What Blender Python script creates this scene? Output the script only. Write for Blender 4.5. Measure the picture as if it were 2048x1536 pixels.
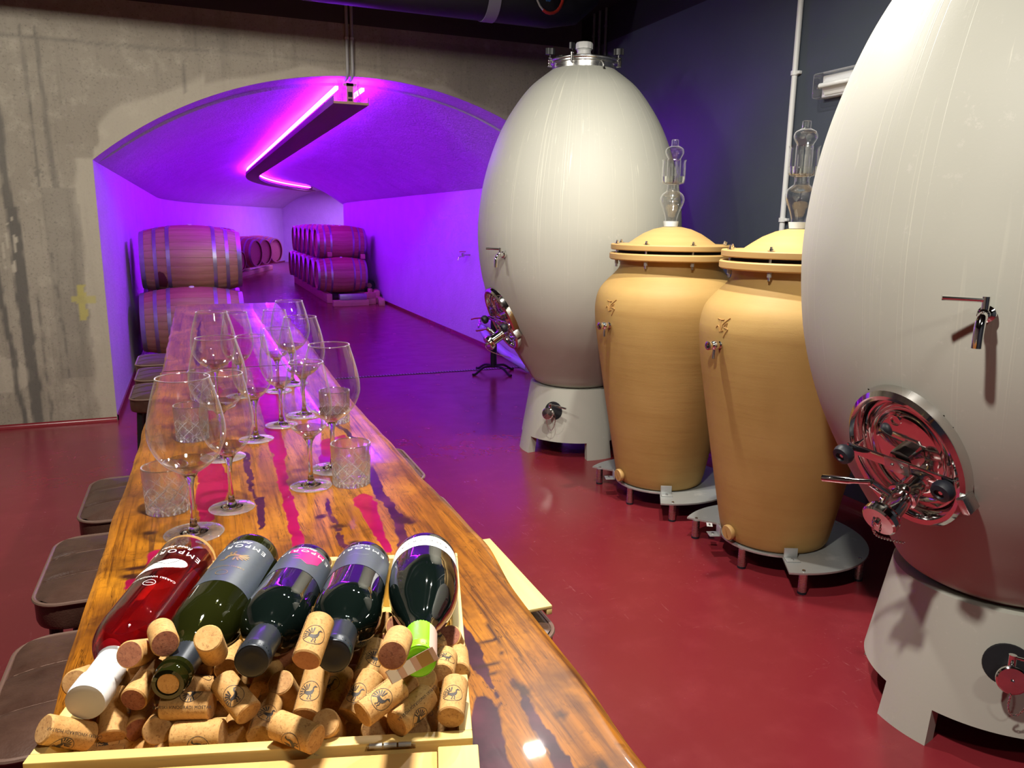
import bpy, bmesh, math, random
from mathutils import Vector, Matrix, noise
from math import pi, sin, cos, radians, degrees, sqrt, atan2, exp

S = bpy.context.scene
for o in list(bpy.data.objects):
    bpy.data.objects.remove(o)
COL = S.collection

# ------------------------------------------------------------------ camera
cam = bpy.data.cameras.new('camera')
cam.sensor_width = 36.0
cam.lens = 1535.0 / 2048.0 * 36.0
cam.clip_start = 0.02
cam.clip_end = 200
camo = bpy.data.objects.new('camera', cam)
COL.objects.link(camo)
Rv, Uv, Fv = Vector((0.9262, -0.3769, 0.0128)), Vector((0.0659, 0.1952, 0.9785)), Vector((0.3713, 0.9054, -0.2057))
Fv.normalize(); Rv = (Rv - Fv * Rv.dot(Fv)).normalized(); Uv = Rv.cross(Fv)
camo.matrix_world = Matrix(((Rv.x, Uv.x, -Fv.x, 0), (Rv.y, Uv.y, -Fv.y, 0), (Rv.z, Uv.z, -Fv.z, 1.55), (0, 0, 0, 1)))
S.camera = camo

# ------------------------------------------------------------------ world, lamps, exposure
S.view_settings.view_transform = 'Standard'
S.view_settings.look = 'None'
S.view_settings.gamma = 1.0
S.view_settings.use_curve_mapping = False
S.view_settings.exposure = 0.25
w = bpy.data.worlds.new('world'); S.world = w
w.use_nodes = True
w.node_tree.nodes['Background'].inputs[0].default_value = (0.5, 0.5, 0.55, 1)
w.node_tree.nodes['Background'].inputs[1].default_value = 0.02
S.cycles.max_bounces = 24
S.cycles.transmission_bounces = 24
S.cycles.transparent_max_bounces = 64
S.cycles.glossy_bounces = 6
S.cycles.diffuse_bounces = 4
S.cycles.sample_clamp_indirect = 8.0
S.cycles.caustics_refractive = True
S.cycles.caustics_reflective = False
S.cycles.blur_glossy = 0.6

WARM = (1.0, 0.945, 0.85)
def area_lamp(name, loc, aim, sx, sy, watts, col):
    l = bpy.data.lights.new(name, 'AREA'); l.shape = 'RECTANGLE'; l.size = sx; l.size_y = sy
    l.energy = watts; l.color = col
    o = bpy.data.objects.new(name, l); COL.objects.link(o)
    d = Vector(aim) - Vector(loc)
    o.rotation_euler = d.to_track_quat('-Z', 'Y').to_euler(); o.location = loc
    return o
# ceiling lamps above the frame; table, arch and near ones are added fill
area_lamp('lamp_aisle_front', (1.35, 2.95, 3.02), (1.35, 2.90, 0), 0.08, 0.06, 40, WARM)
area_lamp('lamp_aisle_back', (1.95, 2.80, 3.02), (1.95, 2.75, 0), 0.08, 0.06, 40, WARM)
area_lamp('fill_table', (0.20, 0.85, 3.05), (0.20, 0.86, 0), 0.14, 0.10, 78, WARM)
area_lamp('lamp_wall_left', (-1.5, 3.6, 3.05), (-1.3, 6.5, 0.6), 0.30, 0.20, 50, WARM)
area_lamp('fill_wall_arch', (0.4, 4.4, 3.1), (0.6, 6.5, 1.6), 0.30, 0.20, 14, WARM)
area_lamp('fill_near', (1.0, -1.2, 3.05), (1.0, -0.8, 0), 0.30, 0.20, 20, WARM)

# ------------------------------------------------------------------ helpers: things and parts
def tag(o, label=None, cat=None, group=None, kind=None):
    if label: o['label'] = label
    if cat: o['category'] = cat
    if group: o['group'] = group
    if kind: o['kind'] = kind
    return o
def thing(name, loc, label, cat, group=None, rz=0.0, mat=None):
    o = bpy.data.objects.new(name, None); COL.objects.link(o)
    o.empty_display_size = 0.05
    if mat is not None: o.matrix_world = mat
    else:
        o.location = loc; o.rotation_euler = (0, 0, rz)
    return tag(o, label, cat, group)
KIDS = {}
def dup(o, parent=None):
    c = o.copy(); COL.objects.link(c)
    if parent is not None:
        c.parent = parent; c.matrix_parent_inverse = Matrix(); KIDS.setdefault(parent.name, []).append(c)
    for ch in list(KIDS.get(o.name, [])): dup(ch, c)
    return c

class MB:
    def __init__(s): s.v = []; s.f = []; s.m = []
    def add(s, g, T=None, mi=0):
        V, F = g; o = len(s.v)
        if T is not None: s.v += [tuple(T @ Vector(p)) for p in V]
        else: s.v += [tuple(p) for p in V]
        s.f += [tuple(i + o for i in f) for f in F]; s.m += [mi] * len(F)
        return s
    def mesh(s, name, mats, angle=35, weld=False, smooth=True):
        me = bpy.data.meshes.new(name); me.from_pydata(s.v, [], s.f)
        if not isinstance(mats, (list, tuple)): mats = [mats]
        for m in mats: me.materials.append(m)
        if len(mats) > 1: me.polygons.foreach_set('material_index', s.m)
        if weld:
            b = bmesh.new(); b.from_mesh(me); bmesh.ops.remove_doubles(b, verts=b.verts, dist=1e-5); b.to_mesh(me); b.free()
        me.polygons.foreach_set('use_smooth', [smooth] * len(me.polygons))
        me.update()
        if smooth: me.set_sharp_from_angle(angle=radians(angle))
        return me
    def obj(s, name, mats, parent=None, angle=35, weld=False, smooth=True, T=None):
        return link(name, s.mesh(name, mats, angle, weld, smooth), parent, T)
def link(name, me, parent=None, T=None):
    o = bpy.data.objects.new(name, me); COL.objects.link(o)
    if parent is not None:
        o.parent = parent; KIDS.setdefault(parent.name, []).append(o)
    if T is not None: o.matrix_local = T
    return o
def one(name, g, mat, parent=None, angle=35, smooth=True, T=None):
    return MB().add(g).obj(name, mat, parent, angle, smooth=smooth, T=T)

def lathe(prof, n=32, cap0=False, cap1=False, ring=False, a0=0.0, a1=2 * pi):
    V, F, rows = [], [], []
    full = abs(a1 - a0 - 2 * pi) < 1e-6
    cnt = n if full else n + 1
    for r, z in prof:
        if r < 1e-6:
            rows.append([len(V)]); V.append((0, 0, z))
        else:
            rows.append(list(range(len(V), len(V) + cnt)))
            for i in range(cnt):
                a = a0 + (a1 - a0) * i / n
                V.append((r * cos(a), r * sin(a), z))
    pairs = list(zip(rows[:-1], rows[1:]))
    if ring: pairs.append((rows[-1], rows[0]))
    for A, B in pairs:
        for i in range(n):
            j = (i + 1) % cnt
            if len(A) == 1 and len(B) == 1: continue
            if len(A) == 1: F.append((A[0], B[j], B[i]))
            elif len(B) == 1: F.append((A[i], A[j], B[0]))
            else: F.append((A[i], A[j], B[j], B[i]))
    if cap0 and len(rows[0]) > 1: F.append(tuple(reversed(rows[0])))
    if cap1 and len(rows[-1]) > 1: F.append(tuple(rows[-1]))
    return V, F
def box(x0, x1, y0, y1, z0, z1):
    V = [(x, y, z) for z in (z0, z1) for y in (y0, y1) for x in (x0, x1)]
    return V, [(0, 2, 3, 1), (4, 5, 7, 6), (0, 1, 5, 4), (2, 6, 7, 3), (0, 4, 6, 2), (1, 3, 7, 5)]
def rbox(x0, x1, y0, y1, z0, z1, r=0.003, seg=2):
    b = bmesh.new(); V, F = box(x0, x1, y0, y1, z0, z1)
    vs = [b.verts.new(p) for p in V]
    for f in F: b.faces.new([vs[i] for i in f])
    bmesh.ops.bevel(b, geom=list(b.edges) + list(b.verts), offset=r, segments=seg, profile=0.5, affect='EDGES')
    b.verts.ensure_lookup_table(); b.verts.index_update()
    out = [tuple(v.co) for v in b.verts], [tuple(v.index for v in f.verts) for f in b.faces]
    b.free(); return out
def frame_of(d):
    d = Vector(d).normalized()
    up = Vector((0, 0, 1)) if abs(d.z) < 0.95 else Vector((1, 0, 0))
    x = up.cross(d).normalized(); return x, d.cross(x), d
def tube(pts, r, n=10, cap=True, closed=False):
    pts = [Vector(p) for p in pts]; V, F = [], []
    N = len(pts); x = None
    for k, p in enumerate(pts):
        if closed: d = pts[(k + 1) % N] - pts[k - 1]
        else: d = pts[min(k + 1, N - 1)] - pts[max(k - 1, 0)]
        d.normalize()
        if x is None: x = frame_of(d)[0]
        x = (x - d * x.dot(d)).normalized(); y = d.cross(x)
        rr = r[k] if isinstance(r, (list, tuple)) else r
        for i in range(n):
            a = 2 * pi * i / n
            V.append(tuple(p + x * (rr * cos(a)) + y * (rr * sin(a))))
    for k in range(N if closed else N - 1):
        for i in range(n):
            j = (i + 1) % n; a, b = k * n, ((k + 1) % N) * n
            F.append((a + i, a + j, b + j, b + i))
    if cap and not closed:
        F.append(tuple(reversed(range(n)))); F.append(tuple(range((N - 1) * n, N * n)))
    return V, F
def cyl(p, q, r, r2=None, n=20):
    return tube([p, q], [r, r if r2 is None else r2], n)
def torus(R, r, n=40, m=10, z=0.0):
    return lathe([(R + r * cos(2 * pi * k / m), z + r * sin(2 * pi * k / m)) for k in range(m)], n, ring=True)
def sphere(r, n=20, m=12, sz=1.0):
    return lathe([(max(0, r * sin(pi * k / m)) if 0 < k < m else 0, -r * cos(pi * k / m) * sz) for k in range(m + 1)], n)
def prism(poly, z0, z1):
    n = len(poly)
    V = [(x, y, z0) for x, y in poly] + [(x, y, z1) for x, y in poly]
    F = [tuple(reversed(range(n))), tuple(range(n, 2 * n))] + [(i, (i + 1) % n, n + (i + 1) % n, n + i) for i in range(n)]
    return V, F
def catmull(P, n=6):
    out = []
    for i in range(len(P) - 1):
        p0, p1, p2, p3 = P[max(i - 1, 0)], P[i], P[i + 1], P[min(i + 2, len(P) - 1)]
        for k in range(n):
            t = k / n
            out.append(tuple(.5 * ((2 * b) + (-a + c) * t + (2 * a - 5 * b + 4 * c - d) * t * t + (-a + 3 * b - 3 * c + d) * t ** 3)
                             for a, b, c, d in zip(p0, p1, p2, p3)))
    out.append(tuple(P[-1])); return out
def frameT(o, x, y, z):
    x, y, z = Vector(x), Vector(y), Vector(z)
    return Matrix(((x.x, y.x, z.x, o[0]), (x.y, y.y, z.y, o[1]), (x.z, y.z, z.z, o[2]), (0, 0, 0, 1)))
def axisT(o, d, face=None, roll=0.0):
    """local Z along d, local X towards face, turned by roll about d"""
    d = Vector(d).normalized()
    f = Vector(face) if face is not None else frame_of(d)[0]
    x = (f - d * f.dot(d)).normalized(); y = d.cross(x)
    c, s = cos(roll), sin(roll)
    return frameT(o, x * c + y * s, y * c - x * s, d)
TR = Matrix.Translation
def RZ(a): return Matrix.Rotation(a, 4, 'Z')
def RX(a): return Matrix.Rotation(a, 4, 'X')
def RY(a): return Matrix.Rotation(a, 4, 'Y')

_txt = {}
def text2d(s, size, spacing=1.0, shear=0.0):
    k = (s, size, spacing, shear)
    if k not in _txt:
        c = bpy.data.curves.new('t', 'FONT'); c.body = s; c.size = size; c.align_x = 'CENTER'; c.align_y = 'CENTER'
        c.space_character = spacing; c.shear = shear; c.resolution_u = 3
        o = bpy.data.objects.new('t', c); me = o.to_mesh()
        _txt[k] = ([tuple(v.co)[:2] for v in me.vertices], [tuple(p.vertices) for p in me.polygons])
        o.to_mesh_clear(); bpy.data.objects.remove(o); bpy.data.curves.remove(c)
    return _txt[k]
def wrap(g, R, a0=0.0, z0=0.0, sx=1.0, sy=1.0):
    """flat drawing (x = round the axis, y = along it) laid on a cylinder of radius R"""
    V, F = g
    return [(R * cos(a0 + sx * x / R), R * sin(a0 + sx * x / R), z0 + sy * y) for x, y in V], (F if sx * sy > 0 else [tuple(reversed(f)) for f in F])
def patch2d(x0, x1, y0, y1, nx=24, ny=2):
    V = [(x0 + (x1 - x0) * i / nx, y0 + (y1 - y0) * j / ny) for j in range(ny + 1) for i in range(nx + 1)]
    return V, [(j * (nx + 1) + i, j * (nx + 1) + i + 1, (j + 1) * (nx + 1) + i + 1, (j + 1) * (nx + 1) + i) for j in range(ny) for i in range(nx)]
def ring2d(cx, cy, r, w, n=32):
    V = []
    for i in range(n):
        a = 2 * pi * i / n
        V += [(cx + r * cos(a), cy + r * sin(a)), (cx + (r + w) * cos(a), cy + (r + w) * sin(a))]
    return V, [(2 * i, 2 * i + 1, (2 * ((i + 1) % n)) + 1, 2 * ((i + 1) % n)) for i in range(n)]
def stroke2d(pts, w):
    V, F = [], []
    for k, p in enumerate(pts):
        a, b = pts[max(k - 1, 0)], pts[min(k + 1, len(pts) - 1)]
        dx, dy = b[0] - a[0], b[1] - a[1]; l = sqrt(dx * dx + dy * dy) or 1
        ww = w[k] if isinstance(w, (list, tuple)) else w
        V += [(p[0] - dy / l * ww / 2, p[1] + dx / l * ww / 2), (p[0] + dy / l * ww / 2, p[1] - dx / l * ww / 2)]
    for k in range(len(pts) - 1): F.append((2 * k, 2 * k + 1, 2 * k + 3, 2 * k + 2))
    return V, F
def merge2d(*gs):
    V, F = [], []
    for v, f in gs:
        o = len(V); V += list(v); F += [tuple(i + o for i in q) for q in f]
    return V, F
# ------------------------------------------------------------------ materials
def rgba(c): return (c[0], c[1], c[2], 1.0) if len(c) == 3 else tuple(c)
class NM:
    def __init__(s, name):
        s.m = bpy.data.materials.new(name); s.m.use_nodes = True
        s.nt = s.m.node_tree; s.b = s.nt.nodes['Principled BSDF']; s.out = s.nt.nodes['Material Output']
        s.tc = None
    def put(s, sock, v):
        if isinstance(v, bpy.types.NodeSocket): s.nt.links.new(v, sock)
        elif isinstance(v, (tuple, list)) and sock.type == 'RGBA': sock.default_value = rgba(v)
        else: sock.default_value = v
    def node(s, t, ins=None, **props):
        n = s.nt.nodes.new(t)
        for k, v in props.items(): setattr(n, k, v)
        for k, v in (ins or {}).items(): s.put(n.inputs[k], v)
        return n
    def set(s, **kw):
        for k, v in kw.items(): s.put(s.b.inputs[k.replace('_', ' ')], v)
        return s
    def obj(s):
        if s.tc is None: s.tc = s.node('ShaderNodeTexCoord')
        return s.tc.outputs['Object']
    def map(s, vec, scale=(1, 1, 1), loc=(0, 0, 0), rot=(0, 0, 0)):
        return s.node('ShaderNodeMapping', {'Vector': vec, 'Scale': scale, 'Location': loc, 'Rotation': rot}).outputs[0]
    def noise(s, vec, scale, detail=4, rough=0.55, dist=0.0):
        return s.node('ShaderNodeTexNoise', {'Vector': vec, 'Scale': scale, 'Detail': detail, 'Roughness': rough, 'Distortion': dist}).outputs[0]
    def vor(s, vec, scale, feature='F1', out=0):
        return s.node('ShaderNodeTexVoronoi', {'Vector': vec, 'Scale': scale}, feature=feature).outputs[out]
    def ramp(s, f, stops):
        n = s.node('ShaderNodeValToRGB', {'Fac': f}); e = n.color_ramp.elements
        while len(e) < len(stops): e.new(0.5)
        for i, (p, c) in enumerate(stops):
            e[i].position = p; e[i].color = rgba(c) if not isinstance(c, (int, float)) else (c, c, c, 1)
        return n.outputs[0]
    def mix(s, f, a, b, blend='MIX'):
        n = s.node('ShaderNodeMix', data_type='RGBA', blend_type=blend)
        s.put(n.inputs[0], f); s.put(n.inputs[6], a); s.put(n.inputs[7], b)
        return n.outputs[2]
    def math(s, op, a, b=0.0, clamp=False):
        n = s.node('ShaderNodeMath', operation=op, use_clamp=clamp); s.put(n.inputs[0], a); s.put(n.inputs[1], b)
        return n.outputs[0]
    def attr(s, name): return s.node('ShaderNodeAttribute', attribute_name=name).outputs['Fac']
    def xyz(s, vec): return s.node('ShaderNodeSeparateXYZ', {0: vec}).outputs
    def rng(s, v, a, b, c=0.0, d=1.0):
        return s.node('ShaderNodeMapRange', {0: v, 1: a, 2: b, 3: c, 4: d}).outputs[0]
    def bump(s, h, strength=0.3, dist=0.01):
        s.put(s.b.inputs['Normal'], s.node('ShaderNodeBump', {'Height': h, 'Strength': strength, 'Distance': dist}).outputs[0]); return s
    def rand(s): return s.node('ShaderNodeObjectInfo').outputs['Random']

def plain(name, col, rough=0.5, metal=0.0, coat=0.0, spec=0.5):
    n = NM(name); n.set(Base_Color=rgba(col), Roughness=rough, Metallic=metal)
    n.b.inputs['Coat Weight'].default_value = coat; n.b.inputs['Specular IOR Level'].default_value = spec
    return n.m
M = {}
M['black_plastic'] = plain('black_plastic', (0.012, 0.012, 0.014), 0.4)
M['black_metal'] = plain('black_metal', (0.012, 0.012, 0.014), 0.45, 0.3)
M['white_plastic'] = plain('white_plastic', (0.78, 0.78, 0.76), 0.4)
M['pipe_white'] = plain('pipe_white', (0.62, 0.63, 0.63), 0.45)
M['pipe_grey'] = plain('pipe_grey', (0.34, 0.34, 0.33), 0.5)
M['dark_pipe'] = plain('dark_pipe', (0.10, 0.10, 0.11), 0.5)
M['black_paint'] = plain('black_paint', (0.006, 0.006, 0.009), 0.8)
M['duct_black'] = plain('duct_black', (0.007, 0.007, 0.012), 0.55)
M['strap'] = plain('strap', (0.22, 0.22, 0.28), 0.5)
M['red_cable'] = plain('red_cable', (0.42, 0.03, 0.02), 0.4)
M['blue_cable'] = plain('blue_cable', (0.03, 0.12, 0.30), 0.4)
M['stopper'] = plain('stopper', (0.62, 0.72, 0.80), 0.5)
M['rubber'] = plain('rubber', (0.01, 0.012, 0.02), 0.5)
M['chrome'] = plain('chrome', (0.78, 0.77, 0.75), 0.07, 1.0)
M['paper_white'] = plain('paper_white', (0.82, 0.83, 0.83), 0.55)
M['print_dark'] = plain('print_dark', (0.05, 0.04, 0.035), 0.6)
M['print_white'] = plain('print_white', (0.85, 0.86, 0.86), 0.5)
M['print_grey'] = plain('print_grey', (0.30, 0.31, 0.32), 0.5)
M['print_gold'] = plain('print_gold', (0.45, 0.30, 0.12), 0.35, 0.6)
M['print_pink'] = plain('print_pink', (0.50, 0.012, 0.16), 0.4)
M['capsule_dark'] = plain('capsule_dark', (0.030, 0.036, 0.048), 0.33, 0.35)
M['capsule_white'] = plain('capsule_white', (0.80, 0.81, 0.83), 0.35)
M['capsule_white_end'] = plain('capsule_white_end', (0.52, 0.50, 0.47), 0.6)
M['capsule_green'] = plain('capsule_green', (0.23, 0.72, 0.01), 0.35)
M['tape'] = plain('tape', (0.62, 0.42, 0.34), 0.6)
n = NM('led'); n.set(Base_Color=(0, 0, 0)); n.b.inputs['Emission Color'].default_value = (0.275, 0.0050, 1.0, 1); n.b.inputs['Emission Strength'].default_value = 185.0
M['led'] = n.m

# stainless, brushed
n = NM('steel'); v = n.obj(); h = n.noise(n.map(v, (3, 3, 120)), 6, 3)
n.set(Base_Color=(0.60, 0.60, 0.58), Metallic=1.0, Roughness=n.rng(h, 0.3, 0.7, 0.20, 0.34)); M['steel'] = n.m
n = NM('plate_steel'); v = n.obj(); h = n.noise(n.map(v, (4, 60, 4)), 5, 3); q = n.noise(v, 9, 5)
n.set(Base_Color=n.mix(n.ramp(q, [(0.60, 0), (0.72, 1)]), (0.52, 0.54, 0.53), (0.68, 0.68, 0.66)), Metallic=0.6, Roughness=n.rng(h, 0.3, 0.7, 0.34, 0.5)); M['plate_steel'] = n.m

# glass: thin walls (no refraction needed) and solid
def thin_glass(name, tint, base, edge):
    n = NM(name); n.nt.nodes.remove(n.b)
    fc = n.node('ShaderNodeLayerWeight', {'Blend': 0.5}).outputs['Facing']
    fr = n.math('ADD', n.math('MULTIPLY', n.math('POWER', fc, 3.0), 0.75), base)
    t = n.node('ShaderNodeBsdfTransparent', {'Color': rgba(tint)}).outputs[0]
    g = n.node('ShaderNodeBsdfGlossy', {'Color': (1, 1, 1, 1), 'Roughness': 0.03}).outputs[0]
    d = n.node('ShaderNodeBsdfDiffuse', {'Color': (0.9, 0.9, 0.9, 1)}).outputs[0]
    mx = n.node('ShaderNodeMixShader', {0: fr, 1: t, 2: g}).outputs[0]
    mx = n.node('ShaderNodeMixShader', {0: n.math('MULTIPLY', n.math('POWER', fc, 5.0), edge), 1: mx, 2: d}).outputs[0]  # white diffuse painted on grazing edges, in place of refracted light
    n.nt.links.new(mx, n.out.inputs[0]); return n.m
M['thin_glass'] = thin_glass('thin_glass', (0.97, 0.972, 0.975), 0.085, 0.45)
M['base_glass'] = thin_glass('base_glass', (0.96, 0.962, 0.966), 0.30, 0.5)
M['mdf_end'] = plain('mdf_end', (0.42, 0.27, 0.17), 0.6)
M['rim_glass'] = thin_glass('rim_glass', (0.97, 0.97, 0.97), 0.40, 0.9)
n = NM('glass'); n.set(Base_Color=(0.97, 0.985, 0.98), Roughness=0.0, IOR=1.5); n.b.inputs['Transmission Weight'].default_value = 1.0; M['glass'] = n.m
n = NM('cut_glass'); n.set(Base_Color=(0.985, 0.99, 0.99), Roughness=0.0, IOR=1.5); n.b.inputs['Transmission Weight'].default_value = 1.0
ct = n.rng(n.attr('cut'), 0.2, 0.8)
d = n.node('ShaderNodeBsdfTranslucent', {'Color': (0.95, 0.96, 0.98, 1)}).outputs[0]; d1 = n.node('ShaderNodeBsdfDiffuse', {'Color': (0.95, 0.96, 0.98, 1)}).outputs[0]
d = n.node('ShaderNodeMixShader', {0: 0.5, 1: d, 2: d1}).outputs[0]
fc = n.node('ShaderNodeLayerWeight', {'Blend': 0.5}).outputs['Facing']
t = n.node('ShaderNodeBsdfTransparent', {'Color': (0.98, 0.985, 0.99, 1)}).outputs[0]
gl = n.node('ShaderNodeBsdfGlossy', {'Color': (1, 1, 1, 1), 'Roughness': 0.06}).outputs[0]
g0 = n.node('ShaderNodeMixShader', {0: 0.55, 1: n.b.outputs[0], 2: t}).outputs[0]
g0 = n.node('ShaderNodeMixShader', {0: n.math('ADD', n.math('MULTIPLY', n.math('POWER', fc, 3.0), 0.5), 0.12), 1: g0, 2: gl}).outputs[0]
n.nt.links.new(n.node('ShaderNodeMixShader', {0: n.math('ADD', n.math('MULTIPLY', ct, 0.75), 0.02), 1: g0, 2: d}).outputs[0], n.out.inputs[0]); M['cut_glass'] = n.m  # white mixed into the cuts imitates their sparkle
n = NM('water'); n.set(Base_Color=(0.97, 0.98, 0.93), Roughness=0.0, IOR=1.33); n.b.inputs['Transmission Weight'].default_value = 1.0; M['water'] = n.m
n = NM('wine_glass_pink'); n.set(Base_Color=(0.80, 0.16, 0.12), Roughness=0.02, IOR=1.45); n.b.inputs['Transmission Weight'].default_value = 0.92; M['rose_liquid'] = n.m
n = NM('bottle_black'); n.set(Base_Color=(0.003, 0.006, 0.005), Roughness=0.035, IOR=1.52); n.b.inputs['Coat Weight'].default_value = 0.6; n.b.inputs['Coat Roughness'].default_value = 0.02; M['bottle_black'] = n.m
n = NM('bottle_olive'); n.set(Base_Color=(0.020, 0.023, 0.004), Roughness=0.03, IOR=1.5); n.b.inputs['Transmission Weight'].default_value = 0.5; M['bottle_olive'] = n.m
n = NM('label_slate'); v = n.obj(); q = n.noise(n.map(v, (60, 60, 400)), 3, 4)
n.set(Base_Color=n.mix(q, (0.028, 0.036, 0.055), (0.075, 0.095, 0.115)), Roughness=0.42, Specular_IOR_Level=0.6); M['label_slate'] = n.m

# concrete of the vaulted wall (object space = room space)
n = NM('concrete'); v = n.obj(); X = n.xyz(v)
big = n.noise(v, 1.3, 5, 0.6); mid = n.noise(v, 7, 6, 0.65); fine = n.noise(v, 60, 5, 0.7); streak = n.noise(n.map(v, (5, 1, 0.35)), 3, 5, 0.6)
base = n.mix(n.rng(big, 0.3, 0.7), (0.245, 0.215, 0.165), (0.330, 0.298, 0.235))
base = n.mix(n.rng(mid, 0.52, 0.70, 0, 0.5), base, (0.43, 0.395, 0.31))
base = n.mix(n.rng(streak, 0.54, 0.68, 0, 0.30), base, (0.15, 0.135, 0.105))
base = n.mix(n.rng(fine, 0.54, 0.68, 0, 0.6), base, (0.13, 0.115, 0.09))
base = n.mix(n.math('MULTIPLY', n.attr('pale'), 0.55), base, (0.48, 0.44, 0.345))
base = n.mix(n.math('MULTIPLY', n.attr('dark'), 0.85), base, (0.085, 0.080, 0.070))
base = n.mix(n.math('MULTIPLY', n.attr('yellow'), 0.8), base, (0.43, 0.38, 0.10))
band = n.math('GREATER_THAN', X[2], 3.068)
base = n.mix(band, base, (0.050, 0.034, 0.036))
pit = n.ramp(n.vor(v, 14), [(0.0, 0), (0.10, 1)])
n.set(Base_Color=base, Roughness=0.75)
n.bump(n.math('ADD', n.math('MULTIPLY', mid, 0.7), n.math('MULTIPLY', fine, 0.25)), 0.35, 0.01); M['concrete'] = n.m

# white plaster of the vault
n = NM('plaster'); v = n.obj(); a = n.noise(v, 2.2, 6, 0.65); b = n.noise(v, 38, 4, 0.6)
n.set(Base_Color=n.mix(a, (0.46, 0.46, 0.48), (0.60, 0.60, 0.61)), Roughness=0.85)
n.bump(n.math('ADD', n.math('MULTIPLY', a, 1.0), n.math('MULTIPLY', b, 0.35)), 0.9, 0.025); M['plaster'] = n.m

# navy wall, its unlit top painted in as black
n = NM('navy_wall'); v = n.obj(); X = n.xyz(v); a = n.noise(v, 3, 5); b = n.noise(v, 90, 4)
base = n.mix(a, (0.036, 0.046, 0.064), (0.050, 0.062, 0.082))
base = n.mix(n.ramp(n.vor(v, 5.0), [(0.0, 1), (0.018, 0)]), base, (0.25, 0.27, 0.30))
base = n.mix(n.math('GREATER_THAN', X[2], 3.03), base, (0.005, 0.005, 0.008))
n.set(Base_Color=base, Roughness=0.6); n.bump(n.math('ADD', n.math('MULTIPLY', a, 0.6), n.math('MULTIPLY', b, 0.2)), 0.25, 0.008); M['navy_wall'] = n.m

# coated red floor
n = NM('red_floor'); v = n.obj(); a = n.noise(v, 1.1, 5, 0.6); b = n.noise(v, 5, 6, 0.65)
scr = n.noise(n.map(v, (3, 22, 1), rot=(0, 0, 0.6)), 2.2, 6, 0.75); scr2 = n.noise(n.map(v, (26, 3, 1), rot=(0, 0, 0.2)), 1.7, 6, 0.75)
spk = n.noise(v, 45, 5, 0.8)
base = n.mix(a, (0.170, 0.016, 0.022), (0.235, 0.022, 0.030))
base = n.mix(n.rng(b, 0.50, 0.75, 0, 0.35), base, (0.285, 0.036, 0.044))
scuff = n.math('MULTIPLY', n.rng(n.noise(v, 0.9, 3), 0.46, 0.64), n.rng(n.math('MAXIMUM', scr, scr2), 0.62, 0.72))
scuff = n.math('MAXIMUM', scuff, n.math('MULTIPLY', n.rng(n.noise(v, 1.6, 4), 0.57, 0.68), n.rng(spk, 0.61, 0.70)))
base = n.mix(n.math('MULTIPLY', scuff, 0.5), base, (0.55, 0.24, 0.24))
n.set(Base_Color=base, Roughness=n.rng(b, 0.3, 0.7, 0.20, 0.28), Specular_IOR_Level=0.5)
n.bump(a, 0.06, 0.02); M['red_floor'] = n.m

# egg tanks: putty coloured paint with runs
n = NM('putty_paint'); v = n.obj(); X = n.xyz(v); a = n.noise(v, 2.0, 4); fine = n.noise(v, 120, 3)
ang = n.math('ARCTAN2', X[1], n.math('MULTIPLY', X[0], -1.0))
def uv(k, kz, dz): return n.node('ShaderNodeCombineXYZ', {0: n.math('MULTIPLY', ang, k), 1: n.math('MULTIPLY', X[2], kz), 2: dz}).outputs[0]
def lines(k, kz, dz, wd):
    q = n.noise(uv(k, kz, dz), 1.0, 1, 0.4)
    return n.rng(n.math('ABSOLUTE', n.math('SUBTRACT', q, 0.5)), 0.0, wd, 1.0, 0.0)
clus = n.rng(n.noise(uv(2.6, 0.25, 4.0), 1.0, 2), 0.46, 0.58); brk = n.rng(n.noise(uv(16, 1.3, 9.0), 1.0, 2), 0.42, 0.56)
f = n.math('MAXIMUM', n.math('MULTIPLY', lines(20, 0.16, 1.0, 0.020), clus), n.math('MULTIPLY', lines(9, 0.10, 2.0, 0.008), 1.0))
blob = n.math('MULTIPLY', n.rng(n.noise(uv(34, 3.0, 6.0), 1.0, 3), 0.66, 0.70), n.rng(X[2], 1.5, 2.1))
f = n.math('MAXIMUM', n.math('MULTIPLY', f, brk), blob)
f = n.math('MULTIPLY', f, n.rng(X[2], 0.95, 1.7))
base = n.mix(a, (0.430, 0.430, 0.375), (0.490, 0.490, 0.425))
base = n.mix(n.math('MULTIPLY', n.rng(n.noise(v, 38, 4, 0.7), 0.60, 0.70), n.rng(n.noise(v, 3, 3), 0.45, 0.65)), base, (0.53, 0.52, 0.46))
n.set(Base_Color=n.mix(n.math('MULTIPLY', f, 0.60), base, (0.76, 0.75, 0.63)), Roughness=n.mix(f, (0.55, 0.55, 0.55), (0.25, 0.25, 0.25)), Specular_IOR_Level=0.3)
n.bump(n.math('ADD', n.math('MULTIPLY', f, 0.8), n.math('MULTIPLY', fine, 0.15)), 0.25, 0.004); M['putty_paint'] = n.m

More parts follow.
